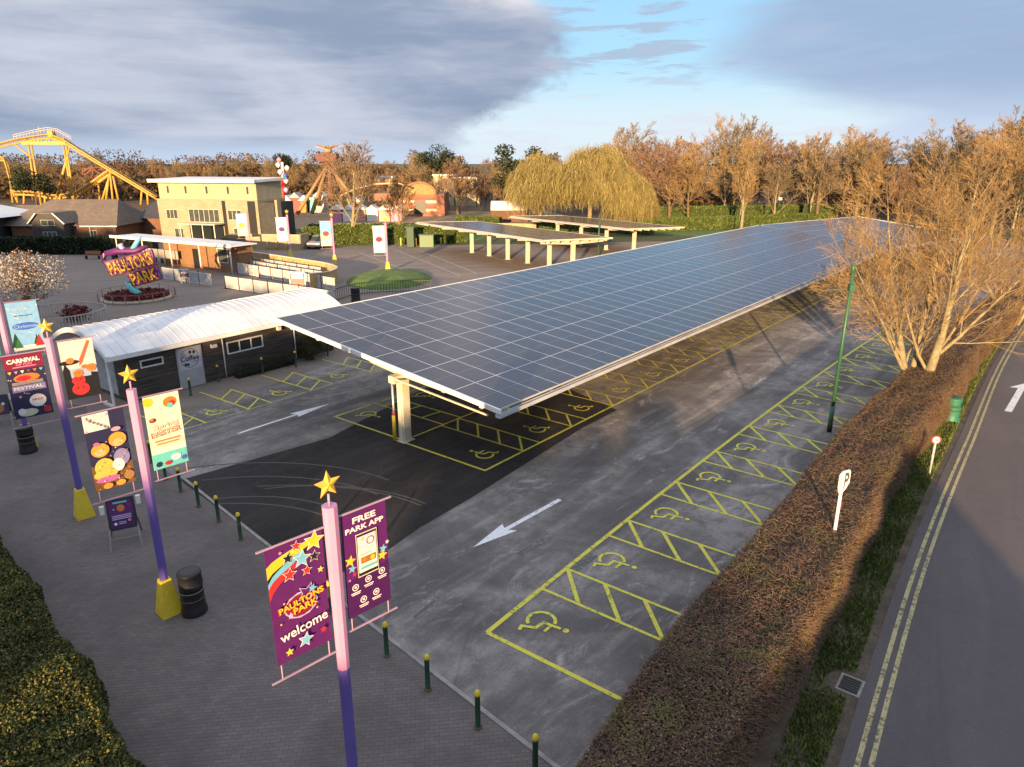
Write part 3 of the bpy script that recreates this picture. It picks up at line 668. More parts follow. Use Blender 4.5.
def draw_pumpkins(P,W,H,bg=BLACK):
    P.rect(0,.50*H,W,H,C('print_mist',(.62,.55,.55))); P.rect(0,.36*H,W,.52*H,C('print_blue',(.3,.38,.55)))
    P.poly([(0,0),(.24*W,0),(.2*W,.5*H),(.08*W,.62*H),(0,.5*H)],BLACK); P.poly([(.75*W,0),(W,0),(W,.4*H),(.8*W,.42*H)],BLACK)
    P.poly([(.5*W,.55*H),(.6*W,.6*H),(.92*W,.95*H),(.84*W,.97*H),(.52*W,.66*H)],C('print_rust',(.4,.12,.05)))
    P.disc(.22*W,.63*H,.3*W,BLACK,14,.08*W); P.disc(.25*W,.66*H,.12*W,ORAN,12,.1*W)
    for x,y,r in ((.42,.16,.26),(.4,.31,.2),(.42,.43,.15),(.82,.5,.15),(.62,.53,.08)):
        P.disc(x*W,y*H,r*W,RED if r>.15 else ORAN,16,r*W*.85); P.disc(x*W-.3*r*W,y*H+.15*r*W,r*W*.16,BLACK,3); P.disc(x*W+.3*r*W,y*H+.15*r*W,r*W*.16,BLACK,3)
def draw_carnival(P,W,H,bg=NAVY):
    P.rect(0,.78*H,W,H,MAROON); P.text('CARNIVAL',.5*W,.91*H,WHITE,w=.84*W,h=.07*H,bold=.05); P.text('OF FUN',.5*W,.85*H,PINK,w=.4*W,h=.035*H,bold=.03); P.rect(.2*W,.805*H,.8*W,.82*H,PINK)
    cs=[YEL,PINK,WHITE,RED,ORAN,TEAL]
    for i in range(6): P.k=3; x=(.1+.16*i)*W; P.poly([(x-.05*W,.755*H),(x,.71*H),(x+.05*W,.755*H)],cs[i])
    P.disc(.5*W,.635*H,.34*W,ORAN,12,.13*W); P.disc(.42*W,.63*H,.2*W,RED,9,.09*W); P.rect(.1*W,.53*H,.9*W,.58*H,C('print_taupe',(.25,.22,.22))); P.rect(.08*W,.42*H,.94*W,.52*H,C('print_periwinkle',(.25,.22,.5)))
    P.text('FESTIVAL',.5*W,.475*H,WHITE,w=.76*W,h=.05*H,bold=.02)
    P.disc(.66*W,.25*H,.22*W,WHITE,16,.2*W); P.text('FREE',.66*W,.265*H,RED,w=.28*W,h=.035*H,bold=.02); P.poly([(.2*W,.36*H),(.28*W,.36*H),(.24*W,.32*H)],LILAC)
    P.disc(.36*W,.08*H,.26*W,CREAM,10,.12*W); P.disc(.2*W,.11*H,.1*W,WHITE,8); P.disc(.86*W,.08*H,.11*W,RED,8)
    for k in range(22): P.k=2; P.star(W*((k*.618)%1),H*(.04+.66*((k*.377)%1)),.022*W,WHITE)
def draw_xmas(P,W,H,bg=SKYB):
    P.rect(0,0,W,.1*H,WHITE)
    for k in range(26): P.k=2; P.disc(W*((k*.618)%1),H*(.1+.88*((k*.377)%1)),.02*W,WHITE,6)
    for x,y,s,m in ((.12,.08,.3,DKGREEN),(.18,.06,.22,C('fir_green',(.03,.14,.05))),(.78,.1,.2,DKGREEN),(.85,.06,.25,RED)):
        P.poly([((x-s*.6)*W,y*H),((x+s*.6)*W,y*H),(x*W,(y+s)*H)],m)
    P.disc(.5*W,.5*H,.42*W,BLUE,14,.14*W); P.text('Christmas',.5*W,.5*H,SKYB,w=.72*W,h=.07*H,bold=.02); P.text('at the park',.5*W,.72*H,NAVY,w=.6*W,h=.04*H); P.text('MAGICAL',.45*W,.86*H,WHITE,w=.5*W,h=.04*H)
PG='banner poles lining the paved path'
L=V((-2.86,9.86,0)); arm=V((1.69,1.65,0)).normalized()
t=banner_pole(L,'nearest pink and violet banner pole with two purple banners, one reading welcome',PG,arm,6.05,solid=True)
banner(t,arm,-.17,-1.12,5.72,3.66,draw_welcome); banner(t,arm,.17,1.02,5.8,3.86,draw_app,barz=.24)
arm3=V((1.58,1.7,0)).normalized()
t=banner_pole(U(170,612),'banner pole beside a black bin with a cream and teal spring banner',PG,arm3,6.1)
banner(t,arm3,-.25,-1.12,5.75,3.85,draw_soft); banner(t,arm3,.2,1.03,5.85,3.95,draw_spring)
arm2=V((1.5,1.47,0)).normalized()
t=banner_pole(U(85,516),'banner pole carrying a navy festival banner and a banner of red pumpkins',PG,arm2,6.05)
banner(t,arm2,-.25,-1.25,5.7,3.72,draw_carnival); banner(t,arm2,.2,1.15,5.9,4.0,draw_pumpkins)
t=banner_pole(U(30,447),'banner pole at the left edge carrying a pale blue Christmas banner',PG,arm2,6.2)
banner(t,arm2,.2,1.25,5.95,4.0,draw_xmas); banner(t,arm2,-.25,-1.15,5.9,3.95,lambda P,W,H,bg=TEAL: P.disc(.5*W,.5*H,.3*W,WHITE))
# far banner poles
FG='banner poles round the far car park'
def simple(c1,c2,c3):
    def f(P,W,H,bg=c1):
        P.rect(0,.5*H,W,H,c2); P.disc(.5*W,.5*H,.3*W,c3,12,.25*W); P.poly([(.1*W,.2*H),(.9*W,.3*H),(.5*W,.05*H)],c2)
    return f
farp=[((251,252),4.6,'far banner pole beside the parked grey car, with white and yellow banners',simple(CREAM,WHITE,YEL),simple(YEL,CREAM,GREY)),
 ((291,258),4.6,'far banner pole in front of the low tan wall, with white banners',simple(WHITE,WHITE,PURP),simple(WHITE,CREAM,ORAN)),
 ((335,264),4.6,'far banner pole left of the lawn mound with a multicoloured banner',simple(CYAN,WHITE,PINK),simple(CREAM,CYAN,RED)),
 ((388,272),4.6,'far banner pole standing on the lawn mound, with a white and pink banner',simple(WHITE,WHITE,MAROON),simple(WHITE,PINK,MAROON))]
fa=V((1,.25,0)).normalized()
for px,h,lab,d1,d2 in farp:
    p=U(*px); t=banner_pole(p,lab,FG,fa,h,scale=.95,pink=True)
    t.scale=(1.15,1.15,1.1)
    banner(t,fa,-.13,-1.15,h-.25,h-2.75,d1 if px!=(335,264) else d2)
# ------------------------------------------------------------------ bollards
bt=thing('bollard','x','bollard',group='bollards along the kerb of the paved path')
mb=MB(); mb.mat(DKGREEN); mb.lathe([(.07,0),(.07,.02),(.058,.03),(.055,.82),(.06,.83)],n=14); mb.build('post',bt,world=False)
mb=MB(); mb.mat(YEL); mb.lathe([(.066,.83),(.068,.87),(.055,.92),(.03,.95),(.005,.96)],n=14); mb.build('cap',bt,world=False)
mb=MB(); mb.mat(mat('rusty_iron',(.12,.06,.03),.8)); mb.lathe([(.085,0),(.085,.035),(.07,.05)],n=12); mb.build('collar',bt,world=False)
kb_=[(535,774),(478,728),(428,690),(387,656),(330,613),(285,578),(241,540),(219,522),(199,507),(181,492),(166,480),(152,463)]
ORDN=['nearest']+[ORD[i]+' nearest' for i in range(1,20)]
for i,p in enumerate(kb_):
    place(bt,U(*p),random.random(),'yellow-capped bollard, %s of the row along the paved path kerb'%ORDN[i])
gb='bollards in front of the low building'
for i,p in enumerate([(191,396),(219,382),(263,374),(296,367),(328,356)]):
    place(bt,U(*p),0,'yellow-capped bollard before the low boarded building, %s from the left'%ORD[i],group=gb)
# ------------------------------------------------------------------ bins
def barrel_bin(loc,label,m=BLACK,g_=None,h=1.22,r=.30,slot=False):
    t=thing('litter_bin',label,'bin',tuple(loc),0,g_)
    mb=MB(); mb.mat(m); mb.lathe([(r*1.04,0),(r*1.06,.04),(r*1.04,.16),(r*.97,.22),(r*.95,.62),(r,.64),(r,.68),(r*.95,.71)],n=24)
    mb.build('body',t,world=False)
    mb=MB(); mb.mat(m); mb.lathe([(r*.95,.70),(r*.96,.9),(r*.97,h-.07),(r*.99,h-.05),(r*.93,h-.005),(r*.5,h),(.01,h+.004)],n=24); l=mb.build('lid',t,world=False)
    for a in (-PI*.35,PI*.15,PI*.75):
        mb=MB(); mb.mat(DARKGLASS)
        for k in range(5):
            b0=a+k*.18; b1=b0+.18; q=r*1.0
            mb.quad(*[(q*math.cos(b),q*math.sin(b),z) for b,z in ((b0,.80),(b1,.80),(b1,.93),(b0,.93))])
        mb.build('opening',t,world=False)
    mb=MB(); mb.mat(C('dull_gold',(.14,.11,.05))); mb.lathe([(r*.955,.45),(r*.965,.455),(r*.965,.47),(r*.955,.475)],n=24); mb.lathe([(r*1.005,.68),(r*1.015,.685),(r*1.015,.695),(r*1.005,.70)],n=24); mb.build('band',t,world=False)
    return t
barrel_bin(U(195,612),'black barrel litter bin standing right of the yellow pole base on the paved path')
barrel_bin(U(29,452),'black barrel litter bin in front of the leftmost banner pole',h=1.1)
gbin=barrel_bin(U(950,421),'green round litter bin on the verge beside the beech hedge',C('bin_green',(.02,.14,.09)),h=1.12,r=.34)
barrel_bin(U(229,288),'small black bin in front of the white queue barriers',BLACK,None,1.1,.35)
barrel_bin(U(356,302),'black bin by the iron railing below the lawn mound',BLACK,None,1.2,.38)
barrel_bin(U(116,261),'black bin at the end of the dark hedge beside the ticket shelter',BLACK,None,1.1,.4)
# ------------------------------------------------------------------ A-frame boards
def aframe(loc,rz,label,draw,base):
    t=thing('sandwich_board',label,'board',tuple(loc),rz)
    G2=mat('weathered_grey',(.2,.2,.2),.6)
    for y,s in ((-.38,1),(.38,-1)):
        mb=MB(); mb.mat(BLACK); fr=[V((-.42,y,0)),V((.42,y,0))]; top=[V((-.36,0,1.35)),V((.36,0,1.35))]
        dr=(top[0]-fr[0]); 
        nn=V((0,-s,.28)).normalized()
        z0=.5
        a=V((-.36,y*(1-z0/1.35),z0)); b=V((-.36,0,1.35)); mb.obox(a-nn*.015,V((.72,0,0)),b-a,nn*.03)
        o=mb.build('board',t,world=False)
        if s==1:
            mb=MB(); vv=(b-a); P=Panel(mb,a+nn*.016+V((.06,0,0))+vv*.06,V((1,0,0)),vv.normalized(),nn); draw(P,.6,vv.length*.88); mb.build('poster',t,world=False)
        mb=MB(); mb.mat(G2)
        for x in (-.4,.4): mb.bar((x,y*1.35,0),(x*.9,y*.62,.55),.05,.03)
        mb.bar((-.38,y*.9,.28),(.38,y*.9,.28),.03); mb.build('leg_frame',t,world=False)
    for gx,gz in ((-.47,1.08),(.47,1.22)): mb=MB(); mb.mat(WHITE); mb.box((gx,.0,gz),(.12,.1,.24)); mb.build('grip',t,world=False)
    return t
def dr_a(P,W,H):
    P.rect(0,0,W,H,PURP); P.rect(0,.0,W,.45*H,C('deep_purple',(.05,.006,.08))); P.disc(.5*W,.72*H,.17*W,ORAN,10); P.rect(.2*W,.9*H,.8*W,.96*H,TEAL); P.star(.2*W,.7*H,.06*W,LILAC); P.star(.85*W,.8*H,.06*W,RED)
    for k in range(3): P.rect(.08*W,(.44-.06*k)*H,.9*W,(.475-.06*k)*H,LILAC)
    P.disc(.2*W,.17*H,.07*W,WHITE,8); P.disc(.8*W,.24*H,.07*W,PINK,8); P.rect(.35*W,.2*H,.65*W,.23*H,LILAC); P.rect(.35*W,.14*H,.65*W,.17*H,LILAC)
def dr_b(P,W,H): P.rect(0,0,W,H,NAVY); P.disc(.35*W,.75*H,.1*W,LILAC,8); P.disc(.5*W,.3*H,.3*W,C('brown_print',(.3,.12,.04)),10); P.disc(.75*W,.55*H,.12*W,CREAM,8); P.star(.2*W,.5*H,.05*W,WHITE)
ra=math.atan2(arm3.y,arm3.x)
_b=aframe(U(127,541),R(28),'black sandwich board with a purple poster on the paved path between two banner poles',dr_a,PURP)
_b.scale=(1.05,1.05,1.08)
aframe(U(4,424),R(28),'dark sandwich board cut by the left edge, beside the leftmost banner pole',dr_b,NAVY)
# ------------------------------------------------------------------ lamp post, P sign, speed sign
GRN=mat('lamp_green',(.03,.11,.05),.45,.1,2)
lp=U(829,432); t=thing('lamp_post','tall green lamp post between the bays and the beech hedge','lamp post',tuple(lp))
mb=MB(); mb.mat(GRN); lean=V((-.02,0,0)); mb.tube([lp,lp+V((0,0,1.2))],[.095,.095],10); mb.tube([lp+V((0,0,1.2)),lp+V((.02,.0,7.0))],[.075,.06],10); mb.build('post',t)
mb=MB(); mb.mat(mat('black_base',(.012,.012,.012),.6)); mb.tube([lp,lp+V((0,0,.42))],.105,10); mb.build('foot',t)
q=lp+V((0,0,6.3)); mb=MB(); mb.mat(GRN); mb.box(q+V((0,-.1,0)),(.22,.22,.28)); mb.tube([q+V((0,0,.6)),q+V((0,0,.9))],.09,8); mb.build('junction_box',t)
ps=U(835,529,1.78); t=thing('parking_sign','white post with two angled boards marked P sticking out of the beech hedge','sign',(ps.x,ps.y,0))
pz=V((ps.x,ps.y,0)); mb=MB(); mb.mat(WHITE); PT=at(835,472,ps.y).z; mb.tube([pz,pz+V((0,0,PT))],.045,8); mb.build('post',t)
def signboard(a,nm,draw):
    a=V(a).normalized(); f=a.cross(V((0,0,1))); f=f if f.y<0 else -f
    mb=MB(); mb.mat(WHITE); o=pz+V((0,0,PT-.66)); pts=[(0,.0),(.17,.14),(.27,.3),(.27,.62),(.22,.68),(0,.68)]
    mb.extrude([o+a*x+V((0,0,y)) for x,y in pts],-f*.03)
    P=Panel(mb,o+f*.002,a,V((0,0,1)),f); draw(P); mb.build(nm,t)
def dP(P): P.text('P',.14,.39,C('sign_grey',(.06,.06,.07)),w=.19,h=.46,bold=.03)
signboard((.75,.35,0),'board',dP); signboard((-.42,-.5,0),'board',lambda P:None)
mb=MB(); mb.mat(RED); 
mb.extrude([pz+V((.08,.06,PT-1.0))+V((.08*math.cos(2*PI*k/14)*.7,.08*math.cos(2*PI*k/14)*.7,.1*math.sin(2*PI*k/14))) for k in range(14)],V((.01,-.01,0))); mb.build('small_disc',t)
ss=U(929,475); t=thing('speed_limit_sign','small round red-rimmed sign reading 10 on a white post on the verge','sign',tuple(ss))
mb=MB(); mb.mat(WHITE); mb.tube([ss,ss+V((0,0,1.3))],.04,8); mb.build('post',t)
c=ss+V((0,0,1.42)); fdir=V((-.15,-1,0)).normalized(); sd=V((1,-.15,0)).normalized(); mb=MB()
def ring(r,m,k): mb.mat(m); mb.extrude([c+fdir*(.03+k)+sd*r*math.cos(2*PI*i/24)+V((0,0,r*math.sin(2*PI*i/24))) for i in range(24)],-fdir*.02)
ring(.17,RED,0); ring(.125,WHITE,.006); P=Panel(mb,c+fdir*.037,sd,V((0,0,1)),fdir); P.text('10',0,0,BLACK,h=.11,bold=.02); mb.build('disc',t)
# ------------------------------------------------------------------ low building with barrel roof
dB,nB=dirs(R(53.0)); e0=V((-18.6,30.95,0)); LEN=14.0; WID=6.1
cb=thing('kiosk_building','low dark boarded building with white barrel roof and coffee sign on its door','building',tuple(e0-nB*.55+dB*.9))
def barrel():
    m,g,b=newmat('standing_seam_roof'); n=g.noise(geo(g),.5,5,.6); g.l.new(g.mix(g.rng(n,.35,.65),(.62,.64,.68,1),(.8,.8,.8,1)),b.inputs['Base Color']); b.inputs['Roughness'].default_value=.38; b.inputs['Metallic'].default_value=.25; return m
RM=barrel(); CLAD=None
def clad():
    m,g,b=newmat('dark_boarding'); p=geo(g); s=g.new('ShaderNodeSeparateXYZ'); g.l.new(p,s.inputs[0])
    f=g.m('FRACT',g.m('MULTIPLY',s.outputs[2],6.5)); n=g.noise(g.map(p,(0,0,-R(53)),(.5,.5,9)),1.6,5,.6)
    o=g.mix(g.rng(n,.3,.7),(.035,.03,.028,1),(.11,.095,.085,1)); o=g.mix(g.rng(f,.0,.14,1,0),o,(.008,.008,.008,1)); g.l.new(o,b.inputs['Base Color'])
    bn=g.new('ShaderNodeBump'); bn.inputs['Strength'].default_value=1; bn.inputs['Distance'].default_value=.03; g.l.new(f,bn.inputs['Height']); g.l.new(bn.outputs[0],b.inputs['Normal']); b.inputs['Roughness'].default_value=.7; return m
CLAD=clad()
prof=[]; NS=16
for i in range(NS+1):
    u=i/NS; prof.append((u*WID,2.55+.95*math.sin(PI*u)**.9))
mb=MB(); mb.mat(RM)
def rp(u,z,s): return e0-nB*u+dB*s+V((0,0,z))
for i in range(NS):
    (u0,z0),(u1,z1)=prof[i],prof[i+1]
    mb.add([rp(u0,z0,0),rp(u1,z1,0),rp(u1,z1,LEN),rp(u0,z0,LEN),rp(u0,z0-.14,0),rp(u1,z1-.14,0),rp(u1,z1-.14,LEN),rp(u0,z0-.14,LEN)],[(0,3,2,1),(4,5,6,7),(0,1,5,4),(2,3,7,6)])
roof=mb.build('roof',cb)
mb=MB(); mb.mat(RM)
for k in range(int(LEN/.45)+1):
    s=min(k*.45,LEN-.03)
    for i in range(NS):
        (u0,z0),(u1,z1)=prof[i],prof[i+1]; mb.add([rp(u0,z0,s),rp(u1,z1,s),rp(u1,z1+.02,s),rp(u0,z0+.02,s),rp(u0,z0,s+.03),rp(u1,z1,s+.03),rp(u1,z1+.02,s+.03),rp(u0,z0+.02,s+.03)],[(0,1,2,3),(7,6,5,4),(3,2,6,7)])
tag(mb.build('seams',roof)); 
mb=MB(); mb.mat(PALEMET); mb.obox(e0+nB*.02-dB*.05+V((0,0,2.34)),dB*(LEN+.1),-nB*.14,V((0,0,.2))); mb.build('gutter',cb)
mb=MB(); mb.mat(PALEMET)
for i in range(NS):
    (u0,z0),(u1,z1)=prof[i],prof[i+1]; mb.add([rp(u0,z0+.02,-.04),rp(u1,z1+.02,-.04),rp(u1,z1-.22,-.04),rp(u0,z0-.22,-.04),rp(u0,z0+.02,.1),rp(u1,z1+.02,.1),rp(u1,z1-.22,.1),rp(u0,z0-.22,.1)],[(0,3,2,1),(4,5,6,7),(0,1,5,4),(3,7,6,2)])
mb.build('verge_trim',cb)
w0=e0-nB*.55+dB*.9; mb=MB(); mb.mat(CLAD)
mb.obox(w0,dB*(LEN-1.6),-nB*.12,V((0,0,2.45))); mb.obox(w0-nB*(WID-1.1),dB*(LEN-1.6),-nB*.12,V((0,0,2.45))); mb.obox(w0-nB*.12+dB*(LEN-1.72),dB*.12,-nB*(WID-1.22),V((0,0,2.45)))
gp=[w0-nB*.12]+[V(w0)-nB*.12-nB*(WID-1.22)]+[w0-nB*(.12+(WID-1.22)*(1-i/8))+V((0,0,2.4+.8*math.sin(PI*(1-i/8)))) for i in range(9)]
mb.extrude(gp,dB*.1); mb.build('wall',cb)
wl=mat('pale_wall_panel',(.3,.33,.36),.7)
mb=MB(); mb.mat(wl); mb.obox(w0-nB*1.0-dB*.02+V((0,0,.2)),-nB*3.6,dB*.02,V((0,0,1.9))); mb.build('gable_panel',cb)
mb=MB(); mb.mat(WHITE); mb.bar(w0+nB*.06-dB*.75+V((0,0,0)),w0+nB*.06-dB*.75+V((0,0,2.4)),.09); mb.obox(w0+nB*.05-dB*.85,-nB*.9,dB*.1,V((0,0,.12))); mb.build('corner_post',cb)
def onwall(s): return w0+dB*s
def sproj(px,py):  # parameter along the wall line for a pixel at ground contact
    p=U(px,py); return (p-w0).dot(dB)
mb=MB(); sd0=2.55; door=MB(); door.mat(mat('door_panel',(.34,.36,.40),.55,.08,2)); door.obox(onwall(sd0)+nB*.002+V((0,0,.03)),dB*1.35,nB*.07,V((0,0,2.1))); dd=door.build('door',cb)
mb=MB(); P=Panel(mb,onwall(sd0)+nB*.073+V((0,0,.03)),dB,V((0,0,1)),nB)
P.rect(.08,.95,1.27,2.05,mat('sign_panel',(.46,.48,.56),.5,.05)); P.disc(.68,1.52,.50,BLACK,28); P.disc(.68,1.52,.475,mat('sign_panel',(.46,.48,.56),.5,.05),28); P.rect(.1,1.38,1.26,1.66,mat('sign_panel',(.46,.48,.56),.5,.05))
P.text('Coffee',.68,1.52,BLACK,w=1.0,h=.27,bold=.02); P.text('the',.38,1.74,BLACK,h=.09); P.text('shop',.95,1.31,BLACK,h=.11)
for x,y in ((.72,1.83),(.92,1.80),(.42,1.22),(.55,1.19)): P.disc(x,y,.07,BLACK,7,.09)
mb.build('door_sign',cb)
def window(s,z,w_,h_,npan):
    fr=MB(); fr.mat(WHITE); o=onwall(s)+V((0,0,z)); b=.07
    fr.obox(o+nB*.002,dB*w_,nB*.05,V((0,0,b))); fr.obox(o+nB*.002+V((0,0,h_-b)),dB*w_,nB*.05,V((0,0,b)))
    for k in range(npan+1): fr.obox(o+nB*.003+dB*(k*(w_-b)/npan)+V((0,0,b)),dB*b,nB*.045,V((0,0,h_-2*b)))
    f=fr.build('window',cb); g_=MB(); g_.mat(DARKGLASS); g_.obox(o+nB*.004+dB*.01+V((0,0,.01)),dB*(w_-.02),nB*.02,V((0,0,h_-.02))); g_.build('pane',f)
window(.75,1.55,1.15,.4,1); window(5.35,1.25,2.2,.68,3); window(11.2,1.45,.8,.5,1)
mb=MB(); mb.mat(WHITE); mb.tube([onwall(5.1)+nB*.08+V((0,0,.1)),onwall(5.1)+nB*.08+V((0,0,2.3))],.035,8); mb.tube([onwall(9.6)+nB*.08+V((0,0,.1)),onwall(9.6)+nB*.08+V((0,0,2.3))],.035,8); mb.build('downpipe',cb)
for s_,o_,z_,sz_ in ((4.6,.08,1.9,(.3,.15,.18)),(3.2,.1,2.25,(.4,.12,.08)),(8.6,.1,2.1,(.2,.2,.2))): mb=MB(); mb.mat(PALEMET); mb.box(onwall(s_)+nB*o_+V((0,0,z_)),sz_,R(53)); mb.build('wall_fitting',cb)
# ------------------------------------------------------------------ leafy hedges
def hedge(name,label,spine,w,h,dens,leaf,m,core,twm=None,wob=.06,cat='hedge',twigs=0,tw_r=.006,z0=.0,topflat=.0):
    """clipped hedge along a spine polyline, width w (function or number); leaves over top and sides, twigs poking out"""
    t=thing(name,label,cat,tuple(spine[0][:2])+(0,))
    C_=[]; Nn=[]; cm=MB(); cm.mat(core); prev=None
    wf=w if callable(w) else (lambda s:w); s=0
    for i in range(len(spine)-1):
        a=V(spine[i]); b=V(spine[i+1]); L=(b-a).length
        if L<1e-6: continue
        tt=(b-a)/L; nn=V((tt.y,-tt.x,0)); W=wf(s); mid=(a+b)/2; s+=L
        fall=1.0 if mid.length<30 else max(.22,(30/mid.length)**1.3)
        for part,wd in (('top',W),('r',h),('l',h)):
            n=int(L*wd*dens*fall); u=RNG.random(n)*L; v=RNG.random(n)
            if part=='top': p=np.array(a)[None]+np.array(tt)[None]*u[:,None]+np.array(nn)[None]*((v-.5)*W)[:,None]; p[:,2]=h; nrm=np.array([0,0,1.])
            else:
                sg=1 if part=='r' else -1; bulge=.06*np.sin(v*PI); p=np.array(a)[None]+np.array(tt)[None]*u[:,None]+np.array(nn)[None]*(sg*(W/2+bulge))[:,None]; p[:,2]=.04+v*(h-.04); nrm=np.array(nn)*sg
            lump=wob*(np.sin(p[:,0]*2.3+p[:,2]*3)+np.cos(p[:,1]*1.9+p[:,2]*2.1)+np.sin(p[:,0]*5.1-p[:,1]*4.3)*.7)
            dpt=-np.abs(RNG.normal(size=n))*.06+lump+RNG.random(n)*.03
            # round the upper edges
            if part=='top': e=np.abs(v-.5)*2; p[:,2]-=np.clip(e-.8,0,1)**2*2.2*.5
            else: e=np.clip(v-.85,0,1)/.15; p-=np.array(nrm)[None]*(e**2*.12)[:,None]
            p=p+nrm[None]*dpt[:,None]; C_.append(p); Nn.append(np.repeat(nrm[None],n,0))
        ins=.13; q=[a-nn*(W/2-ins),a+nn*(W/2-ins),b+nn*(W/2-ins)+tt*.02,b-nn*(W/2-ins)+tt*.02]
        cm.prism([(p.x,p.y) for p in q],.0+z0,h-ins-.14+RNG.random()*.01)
    C_=np.concatenate(C_); Nn=np.concatenate(Nn); tp=Nn[:,2]>.5
    v1,f1=leafquads(C_[tp],leaf,flat=topflat); v2,f2=leafquads(C_[~tp],leaf); v=np.concatenate([v1,v2]); f=np.concatenate([f1,f2+len(v1)]); npmesh('foliage',v,f,m,t)
    cm.build('inner_growth',t)
    if twigs:
        k=int(len(C_)*twigs); ix=RNG.choice(len(C_),k,False); p=C_[ix]; d=Nn[ix]*np.array([.9,.9,.12])+RNG.normal(size=(k,3))*np.array([.55,.55,.2])+np.array([0,0,.06]); d/=np.linalg.norm(d,axis=1)[:,None]
        L=(.10+.22*RNG.random(k))[:,None]; a=np.cross(d,np.array([.3,.2,1.])); a/=np.linalg.norm(a,axis=1)[:,None]; b=np.cross(d,a); r=tw_r
        base=p-d*L*.45; tip=p+d*L*.55; vs=[]
        for an in (0,2.1,4.2): vs.append(base+(a*math.cos(an)+b*math.sin(an))*r)
        for an in (0,2.1,4.2): vs.append(tip+(a*math.cos(an)+b*math.sin(an))*r*.5)
        vs=np.stack(vs,1).reshape(-1,3); ff=np.array([[0,1,4,3],[1,2,5,4],[2,0,3,5]])[None]+(np.arange(k)*6)[:,None,None]
        npmesh('twigs',vs,ff.reshape(-1,4),twm,t)
    return t
BEECH=leafmat('beech_leaves',[(.03,.022,.02),(.065,.035,.03),(.10,.055,.04),(.17,.10,.05),(.055,.03,.03),(.28,.17,.09),(.08,.085,.025),(.04,.032,.03),(.24,.07,.045),(.05,.035,.03),(.12,.12,.04)],patch=(.13,.13,.03))
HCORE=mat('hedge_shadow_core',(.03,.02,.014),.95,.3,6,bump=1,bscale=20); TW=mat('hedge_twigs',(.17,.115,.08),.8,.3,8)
sp=[RL(s,5.5+(.10*math.sin(s*.3))+.25*min(1,max(0,(1.0-s)/5))) for s in np.arange(-7,58,.8)]
hedge('beech_hedge','long clipped hedge of brown beech leaves between the parking bays and the road verge',sp,lambda s:2.15-.5*min(1,max(0,(7.5-s)/6)),1.8,1350,.05,BEECH,HCORE,TW,.035,twigs=.2,topflat=.96)
# loose growth by the near end
EVG=leafmat('laurel_leaves',[(.02,.03,.01),(.035,.055,.016),(.055,.085,.02),(.09,.11,.028),(.24,.19,.05),(.03,.045,.012),(.13,.11,.035)])
ECORE=mat('evergreen_core',(.008,.012,.006),.95,.3,5)
sp=[V((-26,26.5,0))]; 
sp=[V(a)+V((-1.05,-.95,0)) for a in ((-17.4,20.3,0),(-16.2,19.2,0),(-14.6,17.75,0),(-13.3,16.5,0),(-12,15.3,0),(-10.8,14.1,0),(-9.6,12.95,0),(-8.6,12,0),(-7.6,10.95,0),(-6.5,9.8,0),(-5.2,8.4,0),(-3.8,6.8,0))]
spf=smooth(sp,3)
hedge('evergreen_hedge','thick dark evergreen hedge in the bottom left corner, its lower part catching golden light',spf,2.5,1.25,2300,.06,EVG,ECORE,wob=.065)
# planting in front of the low building
PLG=leafmat('shrub_leaves',[(.015,.025,.008),(.03,.05,.015),(.06,.06,.02),(.08,.05,.02)])
sp=[w0+dB*s+nB*.55 for s in np.arange(5.4,9.6,.6)]; hedge('low_shrubs','low green shrubs planted along the foot of the low building',sp,.6,.5,900,.05,PLG,ECORE,wob=.12,cat='shrubs')
def bush(name,label,c,r,h,n,m,leaf=.06,cat='bush',stem=None,aspect=.7):
    t=thing(name,label,cat,tuple(c)); d=RNG.normal(size=(n,3)); d/=np.linalg.norm(d,axis=1)[:,None]; q=(RNG.random(n)**.35)[:,None]
    lump=(1+.18*np.sin(d[:,0]*5+d[:,2]*4)+.15*np.cos(d[:,1]*6))[:,None]
    p=d*q*lump*np.array([r,r,h/2]); p[:,2]+=h/2+.05; p[:,2]=np.abs(p[:,2]); p+=np.array(c); v,f=leafquads(p,leaf,aspect=aspect); npmesh('foliage',v,f,m,t)
    mb=MB(); mb.mat(stem or TW)
    for k in range(7):
        a=k*.9; mb.tube([V(c),V(c)+V((math.cos(a)*r*.3,math.sin(a)*r*.3,h*.4)),V(c)+V((math.cos(a)*r*.55,math.sin(a)*r*.55,h*.8))],[.03,.02,.008],4)
    mb.build('stems',t); return t
bush('round_bush','rounded dark bush against the boarded wall under the canopy corner',w0+dB*10.2+nB*.75,.75,1.5,5000,PLG,.06)
